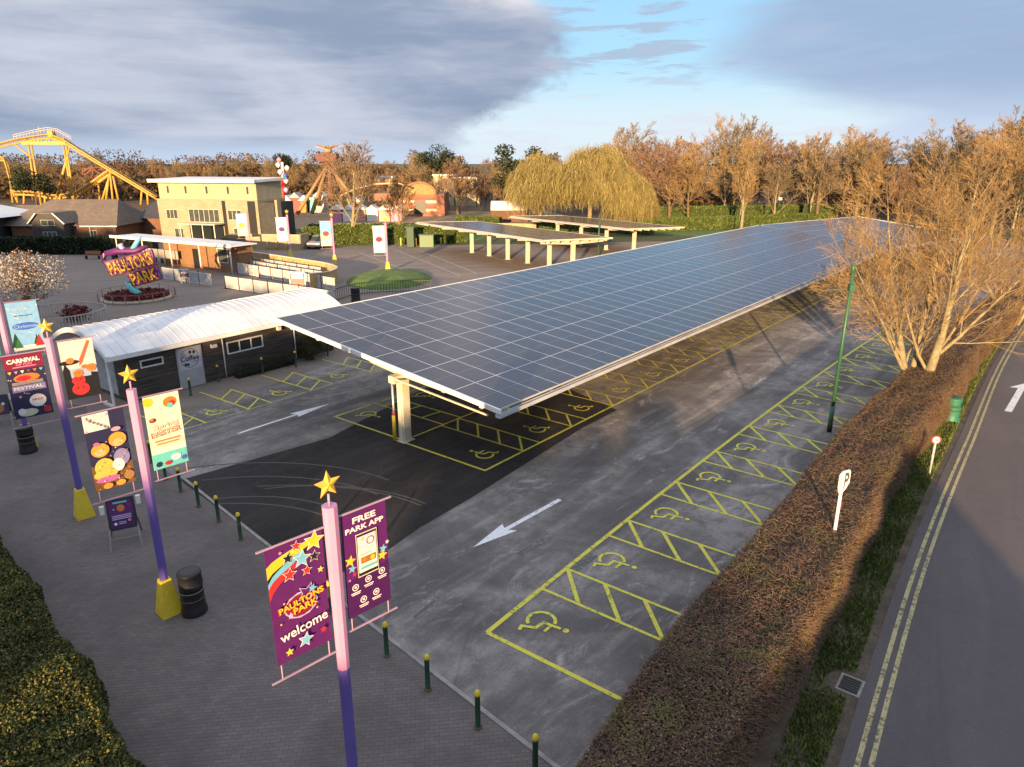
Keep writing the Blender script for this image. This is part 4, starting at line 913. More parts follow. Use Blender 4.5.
# ------------------------------------------------------------------ trees
BARK=mat('bark_grey_green',(.26,.22,.13),.9,.3,3,bump=.8,bscale=18,fine=.4); BARKB=mat('bark_brown',(.15,.105,.06),.9,.3,2,fine=.3)
TWA=mat('twig_tan',(.23,.155,.07),.85,.25,1.5); TWB=mat('twig_brown',(.18,.13,.08),.85,.3,.8); TWR=mat('twig_reddish',(.17,.105,.065),.85,.25,.8); TWG=mat('twig_grey',(.18,.14,.085),.85,.25,.8)
def grow(mbs,rnd,p,d,L,r,lev,P):
    """recursive bare tree; mbs[lev] receives the tubes"""
    nseg=P['seg'][lev]; pts=[p]; rad=[r]; dirs_=[d]; last=lev==len(P['n'])
    er=P['taper'][lev]
    for i in range(nseg):
        wv=P['wob'][lev]
        d=(d+V((rnd.gauss(0,wv),rnd.gauss(0,wv),rnd.gauss(0,wv)+P['trop'][lev]))).normalized()
        p=p+d*(L/nseg); pts.append(p); rad.append(max(P['rmin'],r*(1-(1-er)*(i+1)/nseg))); dirs_.append(d)
    mbs[lev].tube(pts,rad,P['sides'][lev],cap=False)
    if last: return
    n=P['n'][lev]; n=max(1,int(n*(.8+.4*rnd.random())))
    t0=P['t0'][lev]; ph=rnd.random()*6.28
    for k in range(n):
        t=t0+(1-t0)*(k+rnd.random()*.8)/n; t=min(t,.999); x=t*nseg; i=int(x); q=pts[i].lerp(pts[i+1],x-i); dd=dirs_[i+1]
        an=P['ang'][lev]*(.75+.5*rnd.random()); ph+=2.4+rnd.gauss(0,.3)
        s=dd.cross(V((0,0,1))); s=s.normalized() if s.length>.01 else V((1,0,0)); u=s.cross(dd)
        nd=(dd*math.cos(an)+(s*math.cos(ph)+u*math.sin(ph))*math.sin(an)).normalized()
        ll=L*P['len'][lev]*(1-P['lt'][lev]*(t-t0)/(1-t0+1e-6))*(.75+.5*rnd.random())
        rr=(r+(rad[-1]-r)*t)*P['rr'][lev]
        grow(mbs,rnd,q,nd,ll,max(rr,P['rmin']),lev+1,P)
def bare_tree(seed,label,H,r,P,bark,tw,split=2,name='bare_tree',stems=None,loc=(0,0,0),cat='tree'):
    rnd=random.Random(seed); t=thing(name,label,cat,loc); mbs=[MB() for _ in range(len(P['n'])+1)]
    for (o,d,l,rr) in (stems or [((0,0,0),(0,0,1),H,r)]): grow(mbs,rnd,V(o),V(d).normalized(),l,rr,0,P)
    a=MB(); 
    for m in mbs[:split]: a.add(m.v,m.f,True)
    c=MB()
    for m in mbs[split:]: c.add(m.v,m.f)
    a.build('trunk',t,bark,world=False); c.build('crown',t,tw,world=False); return t
# the big tree by the lamp post
PM=dict(n=[13,8,7,5],seg=[9,6,4,3,2],wob=[.045,.07,.09,.11,.13],trop=[.03,.055,.05,.04,.03],sides=[9,6,5,3,3],t0=[.13,.12,.12,.1],ang=[.66,.55,.52,.5],len=[.56,.5,.5,.55],lt=[.55,.4,.3,.3],rr=[.40,.5,.55,.6],taper=[.12,.2,.3,.4,.4],rmin=.0065)
st=[((.25,-.1,0),(.19,-.05,1),10.3,.25),((-.15,.1,0),(-.17,.05,1),9.5,.19),((-.05,.25,0),(.02,.22,1),9.8,.15),((-.25,.1,1.2),(-.72,-.1,.85),7.0,.10),((.38,-.1,2.2),(.8,-.1,.85),7.4,.10)]
bare_tree(11,'big bare many-stemmed sunlit tree growing in the hedge right of the lamp post',10,.3,PM,BARK,TWA,2,stems=st,loc=(19.1,31.6,0))
st2=[((0,0,0),(.1,0,1),7.5,.2),((.4,.2,0),(.5,.2,1),7.2,.15),((-.3,.2,0),(-.4,.3,1),7,.15)]
PM2=dict(PM); PM2['n']=[11,8,7,5]
bare_tree(23,'bare tree partly cut by the right edge, behind the big bright tree',9,.2,PM2,BARK,TWA,2,stems=st2,loc=(35.5,48.5,0))
bare_tree(24,'bare tree in the hedge line beyond the big bright tree',9,.2,PM2,BARKB,TWA,2,stems=[((0,0,0),(-.1,0,1),7.5,.2),((.4,.2,0),(.4,.3,1),7,.15)],loc=(31,52,0))
# prototypes for the woods
PW=dict(n=[12,8,7,5],seg=[7,5,3,2,2],wob=[.05,.09,.11,.12,.12],trop=[.03,.06,.05,.04,.03],sides=[6,4,3,3,3],t0=[.28,.2,.15,.1],ang=[.8,.62,.55,.5],len=[.48,.5,.5,.6],lt=[.5,.4,.3,.3],rr=[.45,.5,.55,.65],taper=[.15,.2,.3,.4,.4],rmin=.024)
PV=dict(PW); PV['t0']=[.15,.2,.15,.1]; PV['ang']=[.55,.55,.5,.5]; PV['len']=[.62,.45,.5,.55]; PV['trop']=[.02,.09,.06,.03,.02]
protos=[]
for i,(P,H,r,bk,tw) in enumerate([(PW,12,.3,BARKB,TWB),(PV,12,.28,BARKB,TWA),(PW,11.5,.32,BARKB,TWR),(PV,12.5,.25,BARK,TWG),(PW,12,.26,BARK,TWA),(PV,11,.3,BARKB,TWR)]):
    protos.append(bare_tree(100+i,'x',H,r,P,bk,tw,2))
used=set(); rnd=random.Random(5)
def wood(n,fx,fy,fs,label,group,kinds=range(6),avoid=None):
    for i in range(n):
        x=fx(i); y=fy(i,x); k=protos[rnd.choice(list(kinds))]; s=fs(i)
        place(k,(x,y,0),rnd.random()*6.28,label,(s*1.15,s*1.15,s*(.92+.16*rnd.random())),group,used)
# right-hand wood
for row,(y0,sc,n) in enumerate([(128,.86,15),(142,.94,19),(158,1.06,22),(176,1.14,22)]):
    wood(n,lambda i:16+(i+rnd.random()*.9)*((95+row*22)/n)+ (10 if row<2 else 2),lambda i,x:y0+rnd.random()*9-max(0,(x-55))*.28,lambda i:sc*(.82+.3*rnd.random()),
     'bare winter tree in the tall wood rising behind the large solar canopy','bare trees of the tall wood on the right')
# wood behind the big tree, right edge
for i in range(15):
    place(protos[rnd.randrange(6)],(66+rnd.random()*55,76+i*3.0+rnd.random()*3,0),rnd.random()*6,'bare winter tree crowding behind the big bright tree towards the right edge',1.05*(.8+.35*rnd.random()),'bare trees behind the big bright tree',used)
# left-hand distant wood
for row,(y0,sc,n) in enumerate([(200,.62,34),(222,.70,36),(250,.82,38)]):
    wood(n,lambda i:-205+row*-20+(i+rnd.random()*.9)*((215+row*22)/n),lambda i,x:y0+rnd.random()*12,lambda i:sc*(.85+.25*rnd.random()),
     'bare brown tree in the distant wood along the horizon behind the rides','distant wood along the left horizon')
# one undergrowth mass closing the gaps between the trunks
UG=leafmat('undergrowth_leaf',[(.05,.03,.015),(.10,.055,.025),(.13,.075,.03),(.06,.055,.02),(.16,.09,.035)])
def scrub(label,x0,x1,yf,depth,h,n,leaf,m):
    x=x0+(x1-x0)*RNG.random(n); y=yf(x)+depth*RNG.random(n); hh=h*(.6+.25*np.sin(x*.13)+.2*np.cos(x*.31+1)+.15*np.sin(x*.7)); z=hh*RNG.random(n)**.45
    c=np.stack([x,y,z],1); v,f=leafquads(c,leaf); o=npmesh('undergrowth',v,f,m); tag(o,label,'undergrowth',kind='stuff')
scrub('brown brushwood filling the distant wood below the horizon',-290,10,lambda x:205+0*x,60,8.5,30000,1.1,UG)
scrub('brown brushwood between the trunks of the tall wood',14,170,lambda x:152-np.maximum(0,x-55)*.30,30,11,46000,.5,UG)
scrub('far brown woodland forming the horizon line at the left',-420,60,lambda x:310+0*x,60,14.0,70000,.9,UG)
# evergreens in the skyline
CONL=leafmat('conifer_leaves',[(.012,.022,.01),(.02,.035,.014),(.035,.05,.02),(.05,.06,.025)])
def evergreen(loc,h,r,label,n=2600,m=None,leaf=.5):
    t=thing('evergreen_tree',label,'tree',loc); c=[]
    nb=9; bl=[(RNG.normal(size=3)*np.array([r*.45,r*.45,h*.13])+np.array([0,0,h*.68]),r*(.35+.3*RNG.random())) for _ in range(nb)]
    for p,q in bl:
        d=RNG.normal(size=(n//nb,3)); d/=np.linalg.norm(d,axis=1)[:,None]; c.append(p+d*(RNG.random(n//nb)**.4)[:,None]*q*np.array([1,1,.75]))
    c=np.concatenate(c); v,f=leafquads(c,leaf); npmesh('crown',v,f,m or CONL,t,world=False)
    mb=MB(); mb.tube([(0,0,0),(0,0,h*.75)],[h*.025,h*.01],6); 
    for k in range(6): mb.tube([(0,0,h*(.35+.06*k)),(math.cos(k*2.2)*r*.6,math.sin(k*2.2)*r*.6,h*(.5+.05*k))],[h*.01,.04],4)
    mb.build('trunk',t,BARKB,world=False)
for px,topy,Y,r,lab in ((434,149,190,5,'dark pine standing above the arch building, in the middle of the skyline'),(447,156,195,4,'smaller dark evergreen right of the pine above the arch building'),(513,148,150,4.5,'dark evergreen immediately left of the yellow willow'),(530,150,160,5,'broad dark evergreen behind the left shoulder of the willow'),(283,153,235,3.5,'small dark conifer on the skyline left of the spinning ride'),(36,172,180,5,'dark evergreen between the left supports of the roller coaster')):
    b=at(px,200,Y); tz=at(px,topy,Y).z; evergreen((b.x,Y,0),tz*1.02,r,lab)
# small bare trees softening the buildings of the middle distance
for i in range(20):
    px=352+i*8.6+rnd.random()*6; Yt=158+rnd.random()*20; b_=at(px,200,Yt); place(protos[rnd.randrange(6)],(b_.x,Yt,0),rnd.random()*6,'small bare tree among the low buildings around the arch in the middle distance',.42+.2*rnd.random(),'small bare trees among the park buildings',used)
# willows
WIL=leafmat('willow_strands',[(.18,.14,.05),(.30,.25,.09),(.38,.33,.13),(.26,.22,.08),(.15,.12,.05)])
def willow(loc,h,r,label,ns):
    t=thing('willow_tree',label,'tree',loc); mb=MB(); mb.tube([(0,0,0),(.1,0,h*.35)],[.45,.32],8); dn=[]
    nb=16
    for k in range(nb):
        a=2*PI*k/nb+rnd.random()*.3; rr=r*(.35+.6*rnd.random()); top=h*(.78+.2*rnd.random())*(1-.25*(rr/r)**2)
        pts=[V((.1,0,h*.3)),V((math.cos(a)*rr*.25,math.sin(a)*rr*.25,h*.62)),V((math.cos(a)*rr*.6,math.sin(a)*rr*.6,top*.96)),V((math.cos(a)*rr,math.sin(a)*rr,top*.86))]
        mb.tube(pts,[.18,.13,.08,.03],5)
    mb.build('trunk',t,BARK,world=False)
    # cascades of strands hanging from many small domes
    rl=random.Random(int(h*100)); lobes=[]
    for k in range(60):
        a=rl.random()*6.283; q=rl.random()**.6*.88; zz=h*(.30+.56*(1-q*q*.9)*(.5+.5*rl.random()**.6)+.05*rl.random()); lobes.append((math.cos(a)*q*r,math.sin(a)*q*r,zz,r*(.13+.12*rl.random())))
    lobes.append((0,0,h*.80,r*.3)); L_=np.array(lobes); ix=RNG.integers(0,len(L_),ns); c0=L_[ix]
    a=RNG.random(ns)*2*PI; q=np.sqrt(RNG.random(ns)); rl_=c0[:,3]
    x=c0[:,0]+np.cos(a)*q*rl_; y=c0[:,1]+np.sin(a)*q*rl_; zt=c0[:,2]+rl_*.75*np.sqrt(1-q**2*.95)+RNG.normal(size=ns)*.5; x=x+RNG.normal(size=ns)*.4; y=y+RNG.normal(size=ns)*.4
    Ls=(.8+2.5*RNG.random(ns))*(.5+.7*q); Ls=np.minimum(Ls,zt-.4-RNG.random(ns)); Ls=np.maximum(Ls,.3); seg=4; wv=.022+.02*RNG.random(ns); an=RNG.random(ns)*PI; dx=np.stack([np.cos(an)*wv,np.sin(an)*wv,np.zeros(ns)],1)
    P_=[]; out=(.3+RNG.random(ns)*.9)*q; jx=RNG.normal(size=ns)*.7; jy=RNG.normal(size=ns)*.7
    for k in range(seg+1):
        f=k/seg; o=math.sin(f*PI*.5)
        c=np.stack([x+np.cos(a)*out*o+jx*f+RNG.normal(size=ns)*.15,y+np.sin(a)*out*o+jy*f+RNG.normal(size=ns)*.15,zt-Ls*f**1.4],1); P_+=[c-dx*(1-.5*f),c+dx*(1-.5*f)]
    v=np.stack(P_,1).reshape(-1,3); base=(np.arange(ns)*(seg+1)*2)[:,None,None]; f=np.array([[2*k,2*k+1,2*k+3,2*k+2] for k in range(seg)])[None]+base
    npmesh('crown',v,f.reshape(-1,4),WIL,t,world=False)
def wl_(px,topy,Y,wpx,lab,ns):
    c=at(px,topy,Y); r=wpx/2*(Y*.953+3)/700; willow((c.x,Y,0),c.z,r,lab,ns)
wl_(541,152,126,70,'left crown of yellow weeping willow beside the evergreens',16000); wl_(592,143,122,98,'tallest golden weeping willow in the middle distance',24000); wl_(633,173,117,46,'lowest yellow weeping willow on the right of the clump',9000)
# small bare trees near the far car park
PS=dict(PW); PS['rmin']=.022; PS['t0']=[.3,.2,.15,.1]
def single(px,py,topy,label,seed,bark=BARK,tw=TWA,P=PV,wide=1.0):
    b=U(px,py); z=at(px,topy,b.y).z; t=bare_tree(seed,label,z,z*.028,P,bark,tw,2,loc=tuple(b)); t.scale=(wide,wide,1); return t
single(353,245,165,'bare tree with spreading brown crown beside the small pale car',51,tw=TWB,wide=1.2)
single(400,238,192,'slim bare young tree in front of the arch building',52,tw=TWA)
single(458,214,172,'bare twiggy tree right of the arch building',53,tw=TWR,wide=1.3)
single(741,229,160,'sunlit bare tree in front of the clipped hedges, left of the white-topped lamp',54)
single(807,222,150,'sunlit bare tree by the clipped hedges at the far end of the canopy',55)
single(712,212,140,'bare tree with pale forked limbs behind the clipped hedges',56)
single(850,212,150,'bare tree behind the far solar canopy',57)
# tree hung with pale lights/blossom
b=U(33,330); LT=leafmat('pale_blossom',[(.40,.38,.34),(.52,.50,.46),(.30,.26,.22),(.15,.10,.09),(.46,.45,.45),(.10,.08,.07)])
t=bare_tree(77,'small tree crowded with pale creamy blossom beside the leftmost banners',4.4,.2,dict(PV,n=[9,6,5,3],rmin=.018),BARKB,TWR,2,name='blossom_tree',loc=(b.x,b.y,0))
n=5200; d=RNG.normal(size=(n,3)); d/=np.linalg.norm(d,axis=1)[:,None]; c=d*(RNG.random(n)**.45)[:,None]*np.array([2.9,2.7,1.75])*(1+.15*np.sin(d[:,:1]*6)*np.cos(d[:,2:]*5)); c[:,2]+=3.7
k=(np.hypot(c[:,0],c[:,1])<.6+(c[:,2]-1.2)*1.3); v,f=leafquads(c[k],.125); npmesh('blossom',v,f,LT,t,world=False)
mb=MB(); mb.mat(C('trunk_lights',(.5,.35,.15))); 
for q in range(260):
    a=q*1.1; z=.3+q*.009; mb.box((math.cos(a)*.26,math.sin(a)*.26,z),(.06,.06,.05),a)
mb.build('trunk_wrap',t,world=False)
# ------------------------------------------------------------------ far park
BR=mat('red_brick',(.19,.085,.05),.85,.25,1.5,fine=.25); 
def brick(name,c1,c2,mo=(.3,.27,.22),sc=1):
    m,g,b=newmat(name); oc=geo(g); s=g.new('ShaderNodeSeparateXYZ'); g.l.new(oc,s.inputs[0]); cb_=g.new('ShaderNodeCombineXYZ'); g.l.new(g.m('ADD',s.outputs[0],s.outputs[1]),cb_.inputs[0]); g.l.new(s.outputs[2],cb_.inputs[1])
    br=g.new('ShaderNodeTexBrick'); g.l.new(cb_.outputs[0],br.inputs[0]); br.inputs['Scale'].default_value=1; br.inputs['Brick Width'].default_value=.45*sc; br.inputs['Row Height'].default_value=.15*sc; br.inputs['Mortar Size'].default_value=.01
    br.inputs['Color1'].default_value=c1+(1,); br.inputs['Color2'].default_value=c2+(1,); br.inputs['Mortar'].default_value=mo+(1,)
    n=g.noise(geo(g),.5,4,.6); g.l.new(g.mix(g.rng(n,.4,.7,0,.4),br.outputs[0],tuple(x*.7 for x in c1)+(1,)),b.inputs['Base Color']); b.inputs['Roughness'].default_value=.85; return m
BUFF=brick('buff_brick',(.30,.245,.17),(.36,.30,.21)); REDB=brick('old_red_brick',(.14,.06,.035),(.19,.09,.05),(.15,.12,.1)); REND=mat('cream_render',(.38,.34,.23),.8,.1,1)
ROOFT=brick('roof_tiles',(.14,.115,.10),(.19,.15,.12),(.05,.045,.04)); DKCL=mat('dark_cladding',(.03,.032,.035),.6,.3,2); WGLASS=mat('far_window_glass',(.06,.07,.07),.12,.2,2); WFR=mat('window_frame',(.45,.44,.38),.5,.1,2)
# three-storey building
A=U(163,240.5); B=V((-36.6,100.7,0)); B=V((-35.4,100.4,0)); A=V((-51.3,104.4,0)); a=(B-A).normalized(); f=V((a.y,-a.x,0)); f=f if f.y<0 else -f; W3=(B-A).length
bt3=thing('office_building','three-storey buff brick building with a white flat roof edge and tall dark slots','building',tuple(A))
mb=MB(); mb.mat(BUFF); mb.obox(A,a*W3,-f*7,V((0,0,5.9))); mb.build('wall',bt3)
mb=MB(); mb.mat(REND); mb.obox(A+a*.3-f*.3+V((0,0,5.9)),a*(W3-.5),-f*6.4,V((0,0,2.35))); mb.build('upper_storey',bt3)
mb=MB(); mb.mat(PALEMET); pr=[A-a*.3+f*.9+V((0,0,8.25)),A-a*.3+f*.9+V((0,0,8.6)),A-a*.3-f*7.4+V((0,0,8.8)),A-a*.3-f*7.4+V((0,0,8.45))]; mb.extrude(pr,a*(W3+.7)); mb.build('roof',bt3)
mb=MB(); mb.mat(WHITE); mb.obox(A-a*.35+f*.98+V((0,0,8.2)),a*(W3+.8),-f*.07,V((0,0,.45))); mb.build('roof_edge',bt3)
mb=MB(); mb.mat(DKCL); mb.obox(B-f*.2+a*.005,a*2.4,-f*5,V((0,0,5.6))); mb.build('dark_wing',bt3)
for x0,w_ in ((.65,.035),(.90,.075)): mb=MB(); mb.mat(BLACK); mb.obox(A+a*(W3*x0)+f*.02,a*(W3*w_),-f*.3,V((0,0,5.75))); mb.build('dark_slot',bt3)
mb=MB(); mb.mat(BUFF); mb.obox(B+a*2.6-f*.1,a*.35,-f*1,V((0,0,5.95))); mb.build('end_pier',bt3)
def win(parent,O,a,f,x,z,w_,h_,n=1,fm=None):
    fr=MB(); fr.mat(fm or WFR); o=O+a*x+V((0,0,z)); b=.07
    fr.obox(o+f*.005,a*w_,f*.06,V((0,0,b))); fr.obox(o+f*.005+V((0,0,h_-b)),a*w_,f*.06,V((0,0,b)))
    for k in range(n+1): fr.obox(o+f*.006+a*(k*(w_-b)/n)+V((0,0,b)),a*b,f*.055,V((0,0,h_-2*b)))
    q=fr.build('window',parent); g_=MB(); g_.mat(WGLASS); g_.obox(o+f*.008+a*.02+V((0,0,.02)),a*(w_-.04),f*.02,V((0,0,h_-.04))); g_.build('pane',q)
for x in (.10,.28,.49,.70,.89): win(bt3,A-f*.3,a,f,W3*x,6.6,.5,1.15)
for x,z,w_,h_,n in ((.08,3.1,1.9,1.35,3),(.31,2.7,5.0,1.85,6),(.70,3.1,2.2,1.4,3),(.14,.4,1.5,1.4,2),(.74,.6,1.4,1.4,2)): win(bt3,A,a,f,W3*x,z,w_,h_,n)
mb=MB(); mb.mat(CREAMST); mb.obox(A+a*W3*.3+f*2.4+V((0,0,2.55)),a*W3*.36,-f*2.4,V((0,0,.14)))
for x in (.31,.42,.53,.645): mb.bar(A+a*W3*x+f*2.2,A+a*W3*x+f*2.2+V((0,0,2.6)),.1)
mb.build('porch',bt3)
mb=MB(); mb.mat(DARKGLASS); mb.obox(A+a*W3*.3+f*.01,a*W3*.34,-f*.3,V((0,0,2.3))); mb.build('glazed_entrance',bt3)
# hipped brick house
hh=thing('brick_house','low brick house with a wide tiled hipped roof and a dark gabled dormer','house',(-64,101,0))
def Pz(px,py,Y): return at(px,py,Y)
x0,x1=-70.5,-55.8; y0,y1=100.5,111
mb=MB(); mb.mat(REDB); mb.prism([(x0,y0),(x1,y0),(x1,y1),(x0,y1)],0,2.5); mb.build('wall',hh)
mb=MB(); mb.mat(ROOFT); o=.5; r0,r1=-67.3,-57.6; ym=(y0+y1)/2
P4=[V((x0-o-1.6,y0-o,2.4)),V((x1+o,y0-o,2.4)),V((x1+o,y1+o,2.4)),V((x0-o-1.6,y1+o,2.4)),V((r0,ym,5.75)),V((r1,ym,5.75))]
mb.add(P4,[(0,1,5,4),(1,2,5),(2,3,4,5),(3,0,4),(3,2,1,0)]); rf=mb.build('roof',hh)
mb=MB(); mb.mat(WHITE); mb.obox(V((-60.5,y0-o-.06,2.3)),V((5.2,0,0)),V((0,.05,0)),V((0,0,.14))); mb.tube([(-59.3,y0-.25,0),(-59.3,y0-.25,2.3)],.05,6); mb.build('gutter',hh)
gx0,gx1,gy=-66.4,-61.3,98.3; gm=(gx0+gx1)/2
mb=MB(); mb.mat(DKCL); mb.extrude([V((gx0+.4,gy,0)),V((gx1-.4,gy,0)),V((gx1-.4,gy,3.1)),V((gx1-1.3,gy,4.2)),V((gx0+1.3,gy,4.2)),V((gx0+.4,gy,3.1))],V((0,3,0))); mb.build('gable',hh)
mb=MB(); mb.mat(ROOFT)
mb.extrude([V((gx0,gy-.3,2.9)),V((gx0+1.4,gy-.3,4.3)),V((gx0+1.4,gy-.3,4.15)),V((gx0+.1,gy-.3,2.8))],V((0,5,0))); mb.extrude([V((gx1,gy-.3,2.9)),V((gx1-1.4,gy-.3,4.3)),V((gx1-1.4,gy-.3,4.15)),V((gx1-.1,gy-.3,2.8))],V((0,5,0))); mb.obox(V((gx0+1.4,gy-.3,4.2)),V((gx1-gx0-2.8,0,0)),V((0,5,0)),V((0,0,.12)))
for q in mb.build('dormer_roof',hh),: pass
mb=MB(); mb.mat(WHITE); mb.bar((gx0,gy-.35,2.85),(gx0+1.4,gy-.35,4.28),.13); mb.bar((gx1,gy-.35,2.85),(gx1-1.4,gy-.35,4.28),.13); mb.build('bargeboard',hh)
win(hh,V((gx0,gy,0)),V((1,0,0)),V((0,-1,0)),1.7,2.6,1.9,.8,2,GREY); win(hh,V((gx0,gy,0)),V((1,0,0)),V((0,-1,0)),1.7,.2,1.9,1.6,3,GREY); win(hh,V((x1-4,y0,0)),V((1,0,0)),V((0,-1,0)),.3,.9,1,.9,2); 
# dark gabled house behind
h2=thing('dark_house','dark gabled house between the brick house and the buff three-storey building','house',(-53,112,0))
mb=MB(); mb.mat(REDB); mb.prism([(-56,108),(-48.5,108),(-48.5,120),(-56,120)],0,3); mb.build('wall',h2)
mb=MB(); mb.mat(mat('slate',(.045,.045,.05),.6,.3,1)); mb.add([V((-56.6,107.4,2.9)),V((-48,107.4,2.9)),V((-48,120.6,2.9)),V((-56.6,120.6,2.9)),V((-55,114,6)),V((-50,114,6))],[(0,1,5,4),(1,2,5),(2,3,4,5),(3,0,4),(3,2,1,0)]); mb.build('roof',h2)
win(h2,V((-53,108,0)),V((1,0,0)),V((0,-1,0)),0,.8,1.2,1.2,2)
# left pavilion with white roof
h3=thing('pavilion','dark glazed pavilion with a broad white roof at the left edge','pavilion',(-76,99,0))
mb=MB(); mb.mat(DKCL); mb.prism([(-82,97.5),(-71.3,97.5),(-71.3,106),(-82,106)],0,3.5); mb.build('wall',h3)
mb=MB(); mb.mat(PALEMET); mb.add([V((-84,95.6,3.7)),V((-69.8,95.6,3.7)),V((-69.8,108,3.7)),V((-84,108,3.7)),V((-81,99,5.7)),V((-77.5,99,5.7)),V((-77.5,104,5.7)),V((-81,104,5.7))],[(3,2,1,0),(0,1,5,4),(1,2,6,5),(2,3,7,6),(3,0,4,7),(4,5,6,7)]); mb.mat(WHITE); mb.obox(V((-84.1,95.4,3.45)),V((14.4,0,0)),V((0,.2,0)),V((0,0,.5))); mb.build('roof',h3)
for k in range(5): win(h3,V((-81,97.5,0)),V((1,0,0)),V((0,-1,0)),.2+1.9*k,.3,1.5,2.6,2,GREY)
# low block linking them
h4=thing('side_wing','grey tiled low wing between the white-roofed pavilion and the brick house','building',(-72,103,0))
mb=MB(); mb.mat(REDB); mb.prism([(-76,104),(-69,104),(-69,112),(-76,112)],0,2.5); mb.build('wall',h4); mb=MB(); mb.mat(ROOFT); mb.add([V((-77,103.4,2.4)),V((-68.6,103.4,2.4)),V((-68.6,112.5,2.4)),V((-77,112.5,2.4)),V((-77,108,4.8)),V((-69,108,4.8))],[(0,1,5,4),(1,2,5),(2,3,4,5),(3,0,4),(3,2,1,0)]); mb.build('roof',h4)
# dark hedges in front
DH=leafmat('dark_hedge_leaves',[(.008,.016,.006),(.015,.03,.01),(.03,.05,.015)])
def fhedge(lab,a_,b_,w_,h_,m,n,leaf=.28):
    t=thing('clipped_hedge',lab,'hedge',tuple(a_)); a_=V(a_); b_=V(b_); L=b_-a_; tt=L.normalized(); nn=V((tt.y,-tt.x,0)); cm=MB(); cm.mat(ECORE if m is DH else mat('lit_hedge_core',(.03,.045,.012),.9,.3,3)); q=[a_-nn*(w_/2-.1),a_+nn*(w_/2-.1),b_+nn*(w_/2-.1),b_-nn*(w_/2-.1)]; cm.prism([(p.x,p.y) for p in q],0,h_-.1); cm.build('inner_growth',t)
    u=RNG.random(n); s=RNG.random(n); side=RNG.integers(0,3,n); off=np.where(side==0,(s-.5)*w_,np.where(side==1,w_/2,-w_/2)); z=np.where(side==0,h_,s*h_)
    p=np.array(a_)[None]+np.array(L)[None]*u[:,None]+np.array(nn)[None]*off[:,None]; p[:,2]=z; p+=RNG.normal(size=(n,3))*.06; v,f=leafquads(p,leaf); npmesh('foliage',v,f,m,t)
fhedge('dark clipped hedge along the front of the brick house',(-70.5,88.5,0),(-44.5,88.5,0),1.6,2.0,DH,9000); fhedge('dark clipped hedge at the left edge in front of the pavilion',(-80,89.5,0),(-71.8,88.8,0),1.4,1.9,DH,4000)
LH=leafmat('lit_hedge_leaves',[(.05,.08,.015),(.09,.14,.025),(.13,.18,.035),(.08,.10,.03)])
fhedge('green hedge behind the far car park, left of the first far canopy',(-28.5,97,0),(-6.5,102,0),2.2,2.4,LH,12000)
fhedge('low green hedge on the lawn behind the far car park',(-32,112,0),(-4,116,0),2,1.5,LH,6000)
fhedge('long lower clipped hedge beyond the canopy on the right',(21,117,0),(57,131,0),3,1.9,LH,16000); fhedge('higher terrace of clipped hedge behind the lower one on the right',(24,136,0),(66,147,0),3,2.6,LH,12000)
fhedge('green hedge under the second far solar canopy',(4,122,0),(22,112,0),2,1.8,LH,6000)
fhedge('short green hedge by the pale round tent',(-10,128,0),(-2,126,0),2,1.6,LH,2500)
sheet('lawn',[(24,112),(30,108),(72,126),(66,150),(20,136)],.02,LAWN)
sheet('lawn_strip',[(-36,99.5),(-5,104),(-2,122),(-34,122)],.011,LAWN)
sheet('terrace',[(-38,122),(20,122),(8,165),(-70,165),(-72,124)],.015,mat('sandy_paving',(.24,.17,.10),.9,.2,.6))
sheet('sandy_path',[(2,112),(34,114),(40,122),(8,126)],.018,mat('sandy_paving',(.24,.17,.10),.9,.2,.6))
# ticket shelter with kiosk
ts=thing('ticket_shelter','long white-roofed ticket shelter over orange brick kiosks','shelter',(-36,77,0))
a0=V((-45.2,82.2,0)); a1=V((-27.6,72.3,0)); a=(a1-a0).normalized(); f=V((a.y,-a.x,0)); f=f if f.y<0 else -f; L=(a1-a0).length
mb=MB(); mb.mat(PALEMET); mb.obox(a0+f*1.2+V((0,0,2.85)),a*L,-f*3.2,V((0,0,.12))); mb.mat(WHITE); mb.obox(a0+f*1.22+V((0,0,2.78)),a*L,f*.12,V((0,0,.3))); mb.build('roof',ts)
for k in range(5): mb=MB(); mb.mat(WHITE); mb.tube([a0+a*(L*(.03+.235*k))+f*1.0,a0+a*(L*(.03+.235*k))+f*1.0+V((0,0,2.85))],.07,6); mb.build('post',ts)
KB=brick('orange_timber',(.22,.12,.06),(.28,.16,.08),(.15,.08,.04),.8)
mb=MB(); mb.mat(KB); mb.obox(a0+a*L*.36-f*.2,a*L*.60,-f*1.7,V((0,0,2.7))); mb.build('kiosk_wall',ts)
mb=MB(); mb.mat(BLACK); mb.obox(a0+a*L*.60-f*.18,a*.9,-f*.1,V((0,0,2.1))); mb.build('doorway',ts)
win(ts,a0-f*.19,a,f,L*.80,.9,1.6,1.5,1,WHITE)
for k in range(7): mb=MB(); mb.mat(C('pale_panel',(.3,.29,.26))); mb.obox(a0+a*(L*.12+k*1.15)+f*.3+V((0,0,.9)),a*1.0,f*.06,V((0,0,.9))); mb.build('counter_panel',ts); mb=MB(); mb.mat(BLACK); mb.obox(a0+a*(L*.12+k*1.15+.3)+f*.35+V((0,0,.3)),a*.4,f*.1,V((0,0,.5))); mb.build('turnstile',ts)
